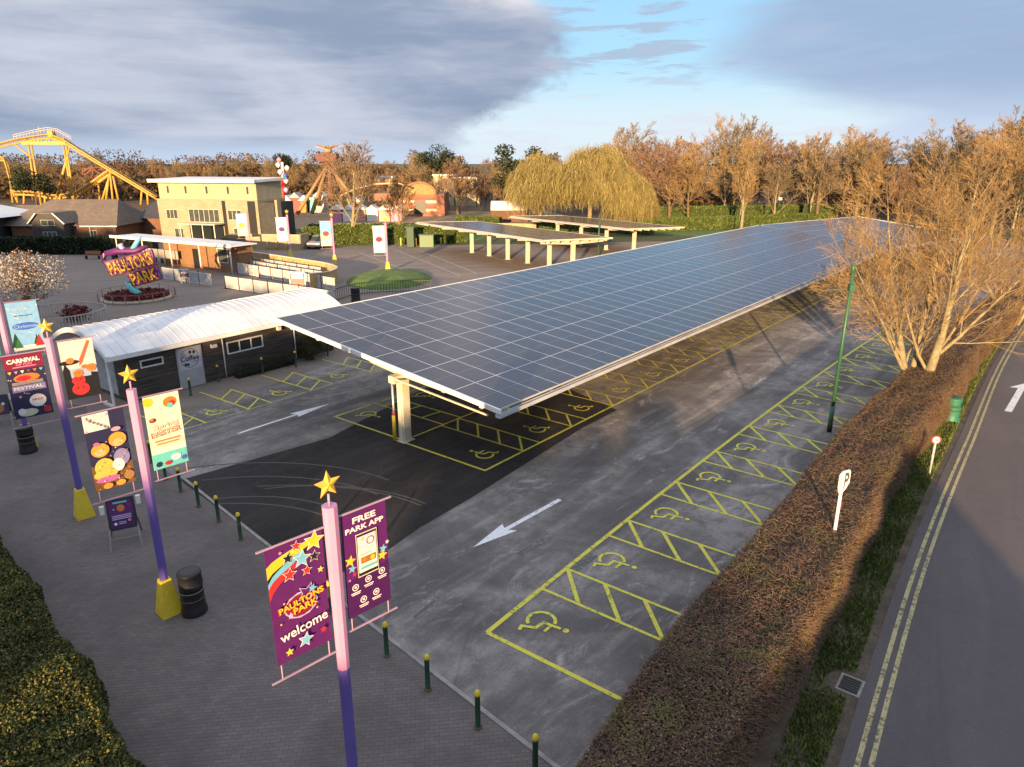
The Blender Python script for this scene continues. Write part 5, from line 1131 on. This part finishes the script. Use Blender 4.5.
# curved tan boundary wall and low back wall
TAN=mat('tan_boarding',(.42,.29,.13),.75,.15,1.5)
def wallrun(name,label,pts,h,m,cap=None,cat='wall',th=.15):
    t=thing(name,label,cat,tuple(pts[0][:2])+(0,)); mb=MB(); mb.mat(m); c=MB(); c.mat(cap or WHITE)
    for a_,b_ in zip(pts[:-1],pts[1:]):
        a_=V((a_[0],a_[1],0)); b_=V((b_[0],b_[1],0)); tt=(b_-a_).normalized(); nn=V((tt.y,-tt.x,0)); mb.obox(a_-nn*th/2,b_-a_,nn*th,V((0,0,h))); c.obox(a_-nn*(th/2+.04)+V((0,0,h)),b_-a_,nn*(th+.08),V((0,0,.07)))
    mb.build('boarding',t); c.build('capping',t); return t
wallrun('boundary_wall','curved tan boarded wall between the queue barriers and the far car park',[p[:2] for p in smooth([V((-31.5,81,0)),V((-27,77.6,0)),V((-22,73.4,0)),V((-18.6,70.4,0)),V((-16.9,67.6,0)),V((-17.0,64.8,0)),V((-18.4,63.6,0))],4)],1.35,TAN,C('pinkish_cap',(.6,.5,.45)))
wallrun('garden_wall','low tan wall behind the yellow bollards, right of the buff brick building',[(-35,93.5),(-27.6,92.5),(-27.2,95)],1.9,mat('tan_render',(.34,.27,.18),.8,.15,1),C('tan_cap',(.5,.4,.25)))
wallrun('terrace_wall','long low sandy wall behind the green hedge in the middle distance',[(-33,118),(-12,121),(4,118)],1.1,mat('sandstone',(.40,.28,.15),.8,.2,1),C('tan_cap',(.5,.4,.25)))
# queue barriers
qb=thing('queue_barrier','x','barrier',group='white queue barriers in front of the ticket kiosks')
mb=MB(); mb.mat(mat('barrier_panel',(.40,.41,.43),.5,.15,2)); mb.obox((.06,-.015,.14),(1.86,0,0),(0,.03,0),(0,0,.98)); mb.build('panel',qb,world=False)
mb=MB(); mb.mat(BLACK); mb.tube([(0,0,0),(0,0,1.35)],.045,6); mb.build('post',qb,world=False)
for z_ in (1.15,.13): mb=MB(); mb.mat(WHITE); mb.bar((0,0,z_),(1.98,0,z_),.035); mb.build('rail',qb,world=False)
rows=[((163,279),(338,306),'front'),((238,274),(345,293),'second'),((236,269),(340,287),'third'),((234,265),(330,281),'back')]
rw={k:k+' row of queue barriers' for k in ('front','second','third','back')}
for pa,pb_,nm in rows:
    a_=U(*pa); b_=U(*pb_); L=(b_-a_).length; k=int(L/2.0); an=math.atan2(b_.y-a_.y,b_.x-a_.x)
    for i in range(k):
        if nm=='front' and i in (4,): continue
        place(qb,a_+(b_-a_).normalized()*2.0*i,an+rnd.gauss(0,.02),'white panel with black post, %s from left in the %s'%(ORD[i] if i<20 else 'last',rw[nm]))
def board(px,py,w_,h_,label,top=RED):
    p=U(px,py); t=thing('notice_board',label,'sign',tuple(p)); mb=MB(); mb.mat(WHITE)
    for s in (-1,1): mb.bar(p+V((s*w_*.42,0,0)),p+V((s*w_*.42,0,h_)),.08)
    mb.build('legs',t); mb=MB(); mb.mat(WHITE); mb.obox(p+V((-w_/2,-.04,h_*.45)),V((w_,0,0)),V((0,.03,0)),V((0,0,h_*.6))); P=Panel(mb,p+V((-w_/2,-.042,h_*.45)),V((1,0,0)),V((0,0,1)),V((0,-1,0)))
    P.rect(.08*w_,.05,.92*w_,.30*h_,top); P.rect(.15*w_,.42*h_,.85*w_,.5*h_,GREY); mb.build('board',t)
board(299,296,1.35,2.0,'white notice board with a red panel standing among the queue barriers',C('faded_red',(.4,.15,.12))); board(186,284,.9,1.35,'small white notice stand in front of the ticket shelter',C('faded_dark',(.15,.08,.08)))
# iron railing below the lawn mound
rl=thing('iron_railing','thin dark iron railing curving below the green lawn mound','railing',(-14,60,0)); mb=MB(); mb.mat(BLACK); pts=smooth([V((-14.6,57.5,0)),V((-13.4,60.2,0)),V((-10.8,61.4,0)),V((-7,61.8,0))],4)
for a_,b_ in zip(pts[:-1],pts[1:]):
    for z in (.15,1.05): mb.bar(a_+V((0,0,z)),b_+V((0,0,z)),.05)
    n=int((b_-a_).length/.22)
    for k in range(n): q=a_+(b_-a_)*(k/n); mb.bar(q,q+V((0,0,1.1)),.03)
mb.build('rails',rl)
# lawn mound
m0=V((-12.0,68.6,0)); mb=MB(); mb.mat(LAWN)
n=28; prev=None; rings=[]
for k,(q,z) in enumerate(((1,0.02),(.97,.12),(.8,.4),(.55,.62),(.3,.72))): rings.append([m0+V((math.cos(2*PI*i/n)*4.1*q+math.sin(2*PI*i/n)*-.0,math.sin(2*PI*i/n)*5.6*q,z)) for i in range(n)])
vs_=[p for r_ in rings for p in r_]+[m0+V((0,0,.75))]; fs_=[(k*n+i,k*n+(i+1)%n,(k+1)*n+(i+1)%n,(k+1)*n+i) for k in range(4) for i in range(n)]+[(4*n+i,4*n+(i+1)%n,5*n) for i in range(n)]; mb.add(vs_,fs_,True); tag(mb.build('lawn_mound'),kind='structure')
# far parking lines
mb=MB(); mb.mat(C('old_white_line',(.36,.35,.34)))
for k in range(7):
    a_=V((-6.2-1.2*k,72+2.6*k,0)); line(mb,a_,a_+V((-4.6,-1.2,0)),.12,.012); line(mb,a_+V((2.2,.6,0)),a_+V((6.0,1.6,0)),.12,.012)
line(mb,(-5.2,71,0),(-15.5,93,0),.14,.0125); line(mb,(-3.6,72.5,0),(-12,92,0),.14,.0125); line(mb,(-12,76,0),(-19.5,90,0),.14,.0125); line(mb,(0,80,0),(-6,94,0),.14,.0125)
arr=mb.build('parking_lines'); arr.parent=yard
# far canopies
canopy('first far solar canopy on six thick columns, standing in orange sunlight',(-4.2,88.5,0),R(-54),-7,26,-4.5,4.6,3.3,3.6,5.5,3.9,parts=0,detail=True,pl=1.3,fasc=CREAMST)
canopy('second far solar canopy, in front of the yellow willows',(8.5,98.0,0),R(-54),-8,24,-4.5,4.8,3.3,3.6,4.5,5,parts=0,detail=True,pl=1.3,fasc=CREAMST)
# paulton sculpture sign with planter
c=V((-31.7,58.7,0)); pl=thing('round_planter','round brick-edged planter of red plants at the foot of the colourful park sign','planter',tuple(c))
mb=MB(); mb.mat(C('stone_edge',(.4,.36,.28))); mb.lathe([(2.75,0),(2.75,.22),(2.5,.24),(2.5,.1)],tuple(c),28); mb.build('edge',pl)
REDP=leafmat('red_plants',[(.10,.015,.02),(.2,.03,.035),(.25,.06,.05),(.08,.03,.02)]); n=2600; rr_=np.sqrt(RNG.random(n))*2.45; an=RNG.random(n)*2*PI; cc=np.stack([c.x+rr_*np.cos(an),c.y+rr_*np.sin(an),.25+RNG.random(n)*.3],1); v,f_=leafquads(cc,.22); npmesh('plants',v,f_,REDP,pl)
mb=MB(); mb.mat(BLACK)
mb.cur=0
mb.mats=[]; mb.mat(C('railing_rose',(.3,.16,.15)))
for k in range(18): q=c+V((math.cos(k*PI/9)*2.95,math.sin(k*PI/9)*2.95,0)); mb.bar(q,q+V((0,0,.8)),.05); q2=c+V((math.cos((k+1)*PI/9)*2.95,math.sin((k+1)*PI/9)*2.95,0)); mb.bar(q+V((0,0,.78)),q2+V((0,0,.78)),.03)
mb.build('railing',pl)
sg=thing('park_sign','colourful sculpted sign with big yellow letters reading PAULTONS PARK','sign',tuple(c))
mb=MB(); mb.mat(TEAL); mb.tube([c+V((.3,0,.1)),c+V((-.1,0,.6)),c+V((-.5,0,1.3)),c+V((0,0,1.9))],[.45,.3,.22,.2],8); mb.mat(CYAN); mb.tube([c+V((.5,-.1,.2)),c+V((-.4,-.1,.7)),c+V((-.8,-.05,1.5))],[.2,.16,.08],7); mb.build('swirl_base',sg)
rot=R(14); ua=V((math.cos(.1),math.sin(.1),0)); a=(ua*math.cos(rot)+V((0,0,math.sin(rot)))); v_=(V((0,0,math.cos(rot)))-ua*math.sin(rot)); f=V((ua.y,-ua.x,0))
def slab(x0,x1,y0,y1,nm,m):
    mb=MB(); mb.mat(m); o=c+V((0,-.15,2.3)); mb.extrude([o+a*x0+v_*y0,o+a*x1+v_*(y0+.0),o+a*(x1+.1)+v_*y1,o+a*(x0-.05)+v_*y1],-f*.3); mb.build(nm,sg)
slab(-1.8,2.05,.05,1.35,'backboard',PURP); slab(-.5,2.0,-1.2,.0,'backboard',PURP)
mb=MB(); P=Panel(mb,c+V((0,-.15,2.3))+f*.02,a,v_,f,.012); LY=C('letter_yellow',(.62,.40,.03)); P.text('PAULTONS',.1,.69,RED,w=3.75,h=1.18,bold=.05); P.text('PAULTONS',.1,.7,LY,w=3.6,h=1.0,bold=.015); P.text('PARK',.75,-.6,RED,w=2.28,h=1.1,bold=.05); P.text('PARK',.75,-.59,LY,w=2.15,h=.92,bold=.015); mb.build('lettering',sg)
ct=c+V((-.1,.45,.75)); mb=MB(); mb.mat(PURP); mb.tube([ct+V((-2.1,0,1.7)),ct+V((-2.5,0,2.4)),ct+V((-2.2,0,3.0)),ct+V((-1.2,0,3.2)),ct+V((.3,0,3.2)),ct+V((1.4,0,3.6))],[.12,.2,.22,.3,.32,.12],8); mb.mat(LILAC); mb.tube([ct+V((-.6,0,3.2)),ct+V((-.9,0,3.7)),ct+V((-.5,0,4.1))],[.28,.22,.08],7); mb.mat(PINK); mb.tube([ct+V((-2.6,.1,2.2)),ct+V((-2.4,.1,2.9)),ct+V((-1.5,.1,3.3))],[.1,.16,.1],7); mb.mat(CYAN); mb.tube([ct+V((.1,0,3.3)),ct+V((.6,0,4.0)),ct+V((1.0,0,4.4))],[.25,.2,.05],7); mb.mat(NAVY); mb.tube([ct+V((-1.9,0,1.5)),ct+V((-1.2,0,1.7))],[.2,.12],7); mb.tube([ct+V((1.9,0,1.5)),ct+V((1.9,0,2.2))],[.12,.1],7); mb.build('sculpted_trim',sg)
# oval fence by blossom tree
of=thing('oval_fence','pale oval picket fence around the foot of the blossom tree','fence',(-33,49,0)); mb=MB(); mb.mat(mat('pale_fence',(.42,.40,.38),.6,.1,2)); n=46; oc=V((-32.6,49.6,0))
for k in range(n):
    q=oc+V((math.cos(2*PI*k/n)*2.9,math.sin(2*PI*k/n)*3.0,0)); q2=oc+V((math.cos(2*PI*(k+1)/n)*2.9,math.sin(2*PI*(k+1)/n)*3.0,0)); mb.bar(q,q+V((0,0,.95)),.06); mb.bar(q+V((0,0,.9)),q2+V((0,0,.9)),.06); mb.bar((q+q2)/2,(q+q2)/2+V((0,0,.9)),.04)
mb.build('pickets',of)
bush('flowering_shrub','low reddish shrub inside the pale oval fence',(-31.9,50.3,0),1.0,1.1,900,REDP,.16,cat='shrub')
# bench
bn=thing('bench','small reddish bench against the dark hedge','bench',tuple(U(93,259))); mb=MB(); mb.mat(C('bench_wood',(.3,.12,.07))); p=U(93,259); mb.box(p+V((0,0,.45)),(1.8,.45,.06)); mb.build('seat',bn); mb=MB(); mb.mat(C('bench_wood',(.3,.12,.07))); mb.box(p+V((0,.22,.75)),(1.8,.05,.35)); mb.build('backrest',bn)
for s in (-.75,.75): mb=MB(); mb.mat(BLACK); mb.box(p+V((s,0,.21)),(.07,.4,.42)); mb.build('leg',bn)
# cars
def car(loc,rz,label,paint_,kind='suv',sc=1):
    t=thing('parked_car',label,'car',tuple(loc),rz); L=4.5;W=1.8
    side=[(-2.2,.35),(-2.25,.8),(-2.15,1.0),(-1.9,1.05),(.95,1.02),(2.1,.85),(2.25,.6),(2.2,.35)]
    mb=MB(); mb.mat(paint_); mb.extrude([V((x,-W/2,z)) for x,z in side],V((0,W,0))); mb.build('body',t,world=False,bevel=.06)
    cab=[(-2.05,1.04),(-1.85,1.6),(.1,1.63),(1.0,1.03)] if kind=='suv' else [(-1.9,1.04),(-1.4,1.5),(.2,1.52),(1.1,1.03)]
    mb=MB(); mb.mat(DARKGLASS); mb.extrude([V((x,-W/2+.1,z)) for x,z in cab],V((0,W-.2,0))); mb.build('windows',t,world=False,bevel=.04)
    mb=MB(); mb.mat(paint_); mb.obox((cab[1][0],-W/2+.14,cab[1][1]),(cab[2][0]-cab[1][0],0,.02),(0,W-.28,0),(0,0,.05)); mb.build('roof',t,world=False,bevel=.02)
    for x in (-1.4,1.35):
        for y in (-W/2,W/2):
            mb=MB(); mb.mat(BLACK); mb.tube([(x,y-.1,.33),(x,y+.1,.33)],.33,14); w_=mb.build('wheel',t,world=False); mb=MB(); mb.mat(STEEL); mb.tube([(x,y-.11,.33),(x,y+.11,.33)],.19,10); mb.build('rim',w_,world=False)
    for y in (-.65,.65): mb=MB(); mb.mat(WHITE); mb.box((2.22,y,.72),(.06,.3,.14)); mb.build('headlight',t,world=False); mb=MB(); mb.mat(RED); mb.box((-2.23,y,.8),(.05,.25,.2)); mb.build('tail_light',t,world=False)
    return t
car(V((-38.3,96.6,0)),R(172),'grey estate car parked in front of the buff brick building',mat('car_grey',(.10,.11,.12),.25,.0,metal=.5))
car(V((-25.9,95.2,0)),R(-95),'small pale car seen end-on, parked against the green hedge',mat('car_pale',(.45,.42,.44),.25,.0,metal=.3),'hatch')
# yellow stub bollards at the back
yb=thing('yellow_bollard','x','bollard',group='yellow bollards at the back of the far car park'); mb=MB(); mb.mat(mat('ochre_paint',(.55,.42,.08),.5)); mb.lathe([(.11,0),(.11,1.05),(.08,1.12),(.01,1.14)],n=10); mb.build('post',yb,world=False)
for i,(px,py) in enumerate([(268,250),(277,250),(287,250),(401,246),(416,246.5),(429,246),(441,246)]): place(yb,U(px,py),0,'yellow bollard at the back of the far car park, %s from the left'%ORD[i])
# green park statues/bins by the hedge
for px,lab,h_ in ((411,'dark green tall cabinet in front of the green hedge',2.6),(427,'pale green box on the green hedge line',1.6)):
    p=U(px,247); t=thing('green_cabinet',lab,'cabinet',tuple(p)); mb=MB(); mb.mat(DKGREEN if h_>2 else C('sage',(.1,.18,.1))); mb.box(p+V((0,0,h_/2)),(1.0 if h_>2 else 1.9,.8,h_)); mb.build('body',t,bevel=.05); mb=MB(); mb.mat(DKGREEN); mb.box(p+V((0,0,h_+.06)),(1.3 if h_>2 else 2.1,1,.12)); mb.build('top',t)
# lamps far
def lamp(px,py,topy,label,m=GRN,head=True):
    p=U(px,py); z=at(px,topy,p.y).z; t=thing('lamp_post',label,'lamp post',tuple(p)); mb=MB(); mb.mat(m); mb.tube([p,p+V((0,0,z))],[.1,.07],8); mb.build('post',t)
    if head: mb=MB(); mb.mat(WHITE); mb.box(p+V((0,-.1,z)),(.5,.8,.14)); mb.box(p+V((.1,0,z-1.2)),(.6,.3,.5)); mb.build('head',t)
lamp(777,223,192,'slim lamp with a white head in front of the clipped hedges'); lamp(738,232,208,'green lamp post beside the sunlit bare tree',head=False); lamp(598,258,216,'green lamp post between the two far solar canopies',head=False); lamp(485,208,178,'pale pole left of the round white tent',C('pale_pole',(.35,.3,.2)),False); lamp(651,222,206,'small dark lamp at the left end of the clipped hedges',BLACK,False); lamp(1015,232,150,'tall green lamp behind the big bright tree')
# polytunnel, white box
pt=thing('tunnel_tent','pale round-roofed tunnel tent left of the willows','tent',(-2,140,0)); mb=MB(); mb.mat(WHITE); q=at(512,206,138); n=10; r_=1.6
mb.extrude([V((q.x-4+0,138-r_*math.cos(PI*k/n)*1.6,2.2+r_*math.sin(PI*k/n))) for k in range(n+1)],V((7,0,0))); mb.build('cover',pt); mb=MB(); mb.mat(mat('tent_base',(.12,.06,.04),.8)); mb.box((q.x-.5,138,1.1),(7,4.8,2.2)); mb.build('side_wall',pt)
wb=thing('white_cabin','small white cabin under the right-hand willow','cabin',(22,118,0)); q=U(626,219); mb=MB(); mb.mat(WHITE); mb.box(q+V((0,0,.9)),(2.2,1.6,1.8)); mb.build('wall',wb); mb=MB(); mb.mat(PALEMET); mb.box(q+V((0,0,1.86)),(2.5,1.9,.12)); mb.build('roof',wb)
# arch building
ab=thing('arch_building','red brick building with a big orange arch and striped front behind the terrace','building',(-30,150,0))
ORB=mat('terracotta',(.27,.12,.075),.8,.2,1); Yb=150
def X_(px,Y=Yb): return at(px,190,Y).x
xa,xb=X_(374),X_(444); xm=(X_(402)+X_(437))/2; ra=(X_(437)-X_(402))/2
mb=MB(); mb.mat(ORB); mb.prism([(xa,Yb),(xb,Yb),(xb,Yb+10),(xa,Yb+10)],0,4.6); mb.build('wall',ab)
mb=MB(); mb.mat(ORB); n=16
for k in range(n):
    a0_,a1_=PI*k/n,PI*(k+1)/n; R1,R0=ra,ra*.86
    mb.extrude([V((xm-math.cos(a0_)*R1,Yb-.6,4.4+math.sin(a0_)*R1*.72)),V((xm-math.cos(a1_)*R1,Yb-.6,4.4+math.sin(a1_)*R1*.72)),V((xm-math.cos(a1_)*R0,Yb-.6,4.4+math.sin(a1_)*R0*.72)),V((xm-math.cos(a0_)*R0,Yb-.6,4.4+math.sin(a0_)*R0*.72))],V((0,2,0)))
mb.build('arch',ab)
mb=MB(); mb.mat(mat('olive_panel',(.25,.2,.08),.8)); mb.extrude([V((xm-math.cos(PI*k/n)*ra*.87,Yb-.2,4.4+math.sin(PI*k/n)*ra*.62)) for k in range(n+1)],V((0,1,0))); mb.build('arch_infill',ab)
mb=MB(); 
for k,(m_,z) in enumerate(((RED,3.4),(CREAM,2.7),(RED,1.7),(CREAM,1.0))): mb.mat(m_); mb.obox(V((xm-ra*.95,Yb-.1,z)),V((ra*1.9,0,0)),V((0,.08,0)),V((0,0,.5)))
mb.build('stripes',ab); mb=MB(); mb.mat(BLACK); mb.obox(V((xm-1.2,Yb-.2,.6)),V((2.4,0,0)),V((0,.08,0)),V((0,0,2.6))); mb.build('doorway',ab)
mb=MB(); mb.mat(C('curved_rail',(.5,.35,.2))); mb.tube([at(340,196,145),at(355,189,145),at(375,184,145),at(398,183,145),at(406,186,145)],.18,6); mb.build('curved_parapet',ab)
pk=thing('stall_row','row of pale pink and white market stalls left of the arch building','stalls',(-38,140,0)); mb=MB()
for k,(m_) in enumerate((PINK,WHITE,C('salmon',(.5,.25,.2)),WHITE,C('salmon',(.5,.25,.2)),PINK)): mb.mat(m_); x=X_(330,138)+k*2.3; mb.prism([(x,137),(x+2.1,137),(x+2.1,139.5),(x,139.5)],0,2.2); mb.mat(WHITE); mb.extrude([V((x-.2,136.6,2.2)),V((x+2.3,136.6,2.2)),V((x+1.05,136.6,3.1))],V((0,3.2,0))); mb.build('stall',pk); mb=MB()
for px0,px1,py,lab in ((376,392,178,'small flat-roofed white building above the arch on the left'),(434,454,176,'cream flat-roofed building above the arch building on the right'),(455,479,179,'low cream building at the right of the cream block')):
    t=thing('distant_building',lab,'building',(X_(px0,185),185,0)); z=at(px0,py,185).z; mb=MB(); mb.mat(REND); mb.prism([(X_(px0,185),185),(X_(px1,185),185),(X_(px1,185),191),(X_(px0,185),191)],0,z); mb.build('wall',t); mb=MB(); mb.mat(WHITE); mb.prism([(X_(px0,185)-.3,184.6),(X_(px1,185)+.3,184.6),(X_(px1,185)+.3,191.4),(X_(px0,185)-.3,191.4)],z,z+.4); mb.build('roof',t); win(t,V((X_(px0,185),185,0)),V((1,0,0)),V((0,-1,0)),1,z-2,1.4,1,2)
# spinning tower ride
rd=thing('spinning_ride','tall A-frame spinning ride with tan legs and a rust-red hub','ride',(at(326,200,154).x,154,0)); Yr=154; RUST=mat('rust_red',(.13,.045,.035),.7,.2,2); TANL=mat('tan_leg',(.28,.17,.08),.6,.15,1)
def Q(px,py,dy=0): return at(px,py,Yr+dy)
hub=Q(328,166)
for i,(px,py,dy,w_) in enumerate(((297,214,-4,.36),(312,213,-6,.36),(349,192,-5,.33),(353,205,6,.3),(318,205,6,.3))):
    mb=MB(); mb.mat(TANL); e=Q(px,py,dy); mb.tube([hub+V((0,0,.3)),e],[.3,w_*1.2],8); mb.build('leg',rd)
mb=MB(); mb.mat(RUST); mb.tube([Q(331,202),Q(329,166)],[.75,.5],8); mb.build('mast',rd)
mb=MB(); mb.mat(RUST); mb.box(Q(328,157.5),(4.1,3,1.5)); mb.tube([hub+V((0,0,1.5)),hub+V((0,0,.4)),hub+V((0,0,-.8))],[1.1,.7,.4],8); mb.build('hub',rd)
mb=MB(); mb.mat(C('ride_bronze',(.3,.2,.12))); mb.lathe([(.3,0),(1.0,.3),(.9,.9),(.5,1.3),(.2,1.6)],tuple(Q(328,153.5)),10)
for k in range(8): c_=Q(328,149); mb.bar(c_,c_+V((math.cos(k*PI/4)*2.6,math.sin(k*PI/4)*2.6,.5+.3*(k%2))),.2)
mb.build('crown',rd)
# drop tower
dt=thing('small_tower_ride','slim red and white tower ride left of the spinning ride','ride',(at(282,200,150).x,150,0)); Yr=150
mb=MB(); mb.mat(RED); mb.tube([Q(283,215),Q(283,178)],.45,8); mb.mat(WHITE); mb.tube([Q(283,178),Q(282,162)],.3,8); mb.build('tower',dt); mb=MB()
for k,(px,py,m_) in enumerate(((278,165,WHITE),(287,168,WHITE),(280,172,WHITE),(285,176,BLUE),(279,160,PINK),(286,181,WHITE),(281,184,RED),(286,190,LILAC))): mb.mat(m_); mb.lathe([(.1,-.55),(.45,-.2),(.5,.2),(.1,.55)],tuple(Q(px,py,-.5)),8)
mb.build('cars',dt)
fs_=thing('fair_stalls','cluster of red, blue and yellow fairground booths below the tower rides','booths',(-45,140,0)); mb=MB()
for k,(px,m_,hh_) in enumerate(((272,BLUE,3),(281,RED,2.6),(290,RED,3.2),(299,ORAN,2.6),(306,TEAL,2.8),(314,GREY,3.5),(341,YEL,2.5),(350,ORAN,2.4))): x=X_(px,161); mb.mat(m_); mb.prism([(x,161),(x+1.9,161),(x+1.9,164),(x,164)],0,hh_); mb.mat(WHITE if k%2 else C('booth_roof',(.3,.3,.33))); mb.extrude([V((x-.3,160.5,hh_)),V((x+2.2,160.5,hh_)),V((x+.95,160.5,hh_+1.2))],V((0,3.8,0))); mb.build('booth',fs_); mb=MB()
# roller coaster
YC=mat('coaster_yellow',(.46,.28,.06),.5,.12,1.5); Yc=190
rc=thing('roller_coaster','yellow steel roller coaster with a high lift hill and long straight drop','roller coaster',(at(60,200,Yc).x,Yc,0))
def K(px,py,dy=0): return at(px,py,Yc+dy)
def track(pts,nm,w_=.7,r1=.17,tie=1.6):
    mb=MB(); mb.mat(YC); P_=smooth([K(*p) for p in pts],6)
    for s in (-w_,w_): mb.tube([p+V((0,s,0)) for p in P_],r1,6)
    mb.tube([p+V((0,0,-.9)) for p in P_],r1*1.5,6); acc=0
    for a_,b_ in zip(P_[:-1],P_[1:]):
        L=(b_-a_).length; k=max(1,int(L/tie))
        for j in range(k): q=a_+(b_-a_)*(j/k); mb.bar(q+V((0,-w_,0)),q+V((0,w_,0)),.14); mb.bar(q+V((0,-w_,0)),q+V((.5,0,-.9)),.14)
    mb.build(nm,rc)
track([(-12,146),(0,143.6),(15,139.7),(28,137.3),(47,134.6),(55,135.8),(66,140.5),(80,149.5),(158,196.7)],'track')
track([(-6,158,10),(0,157,10),(5,159,10),(9,172,10),(12,184,10),(16,197,10)],'track',.6); track([(76,193,6),(92,183,6),(109,171,6),(114,170,8)],'track',.9,.3); track([(14,191,4),(35,192,4),(52,195,4),(66,194,5)],'track')
mb=MB(); mb.mat(YC); mb.bar(K(22,143.2),K(66,143.2),.7,.8); 
for px in (24,31,38,46,54,61): mb.bar(K(px,143.2),K(px+2,137.5),.3); mb.bar(K(px+5,143.2),K(px+2,137.5),.25)
mb.bar(K(49,133.5),K(54,133.5),1.4,1.6); mb.build('lift_machinery',rc)
mb=MB(); mb.mat(C('rail_grey',(.4,.38,.36)))
for a_,b_ in (((14,139),(30,135)),((30,135),(48,131.5)),((48,131.5),(58,133)),((58,133),(72,141))):
    for dz in (1.0,.5): mb.bar(K(*a_,-1.2)+V((0,0,dz)),K(*b_,-1.2)+V((0,0,dz)),.1)
    for j in range(5): q=K(*a_,-1.2).lerp(K(*b_,-1.2),j/5); mb.bar(q,q+V((0,0,1.05)),.1)
mb.bar(K(38.5,134),K(38.5,127),.12); mb.build('catwalk',rc)
for pts in (((28,143),(37,203)),((31,143),(41,203)),((14,143.5),(31,157)),((63,144),(73,200)),((66,144),(74,201)),((68,152),(56,199)),((70,146),(59,190)),((110,171),(113,201)),((111,171),(102,201)),((109,176),(106,201)),((113,176),(118,198)),((8,165,10),(13,203,10)),((12,184,10),(18,203,10)),((90,184,6),(88,201,6)),((98,180,6),(100,201,6)),((142,188),(141,203)),((147,191),(148,203)),((24,192,4),(24,204,4)),((45,194,4),(45,204,4)),((60,195,4),(60,204,4))):
    mb=MB(); mb.mat(YC); a_=K(*pts[0]); b_=K(*pts[1]); b_=b_+(b_-a_)*.15; mb.tube([a_,b_],[.24,.29],6); mb.build('support',rc)
wf=thing('timber_tower','reddish timber lattice tower behind the coaster drop','tower',(at(92,185,205).x,205,0)); mb=MB(); mb.mat(RUST); Yc=205
for a_,b_ in (((83,169),(83,200)),((104,168),(104,200)),((93,167),(93,200)),((83,169),(104,168)),((82,176),(105,176)),((83,176),(93,169)),((93,169),(104,176)),((82,173),(90,167)),((90,167),(104,170)),((83,184),(104,184)),((83,184),(93,176)),((93,176),(104,184))): mb.bar(K(*a_),K(*b_),.4)
mb.build('lattice',wf)
# ------------------------------------------------------------------ unseen blocker added behind the camera, shaped to keep low sun off the ground
BL=leafmat('sun_blocker_leaves',[(.02,.03,.01),(.04,.05,.02),(.06,.05,.02)])
tanE=math.tan(SUN_EL); tA=math.tan(TRAV); YB=-42.0
def E_(u):
    T=[(-175,150),(-120,138),(-90,128),(-72,112),(-64,98),(-55,86),(-48,76),(-40,67),(-30,60),(-20,52),(-14,42),(-9,36),(-5,28.5),(-3.8,27.5),(-1.5,30),(1.5,30),(3,20),(3.8,20.4),(9.2,30.5),(11,33)]
    for (a_,b_),(c_,d_) in zip(T[:-1],T[1:]):
        if a_<=u<=c_: return b_+(d_-b_)*(u-a_)/(c_-a_)
    return 0
bl=thing('added_sun_blocker','unseen evergreen sun blocker added behind the viewer to shade the foreground','hedge',(-60,YB,0)); mb=MB(); mb.mat(ECORE); cs=[]
u=-175.0
while u<11:
    uu=u+.5; h_=(E_(uu)-YB)*tanE; h_+=.35*math.sin(u*.9)+.25*math.sin(u*2.3+1)-.1; x=uu+tA*YB
    if -12.2<u<-7.6:  # window left in the added blocker so sun reaches the near left hedge
        w0_,w1_=7.8+.12*math.sin(u*5),8.75+.1*math.sin(u*3); mb.box((x,YB,w0_/2),(1.02,.3,w0_)); mb.box((x,YB,(w1_+h_)/2),(1.02,.3,h_-w1_))
    else: mb.box((x,YB,h_/2),(1.02,1.6,h_))
    n=14; cs.append(np.stack([x+RNG.normal(size=n)*.5,YB+RNG.normal(size=n)*.5,h_+RNG.random(n)*.5-.15],1)); u+=1.0
mb.build('inner_growth',bl); v,f=leafquads(np.concatenate(cs),.5); npmesh('foliage',v,f,BL,bl)
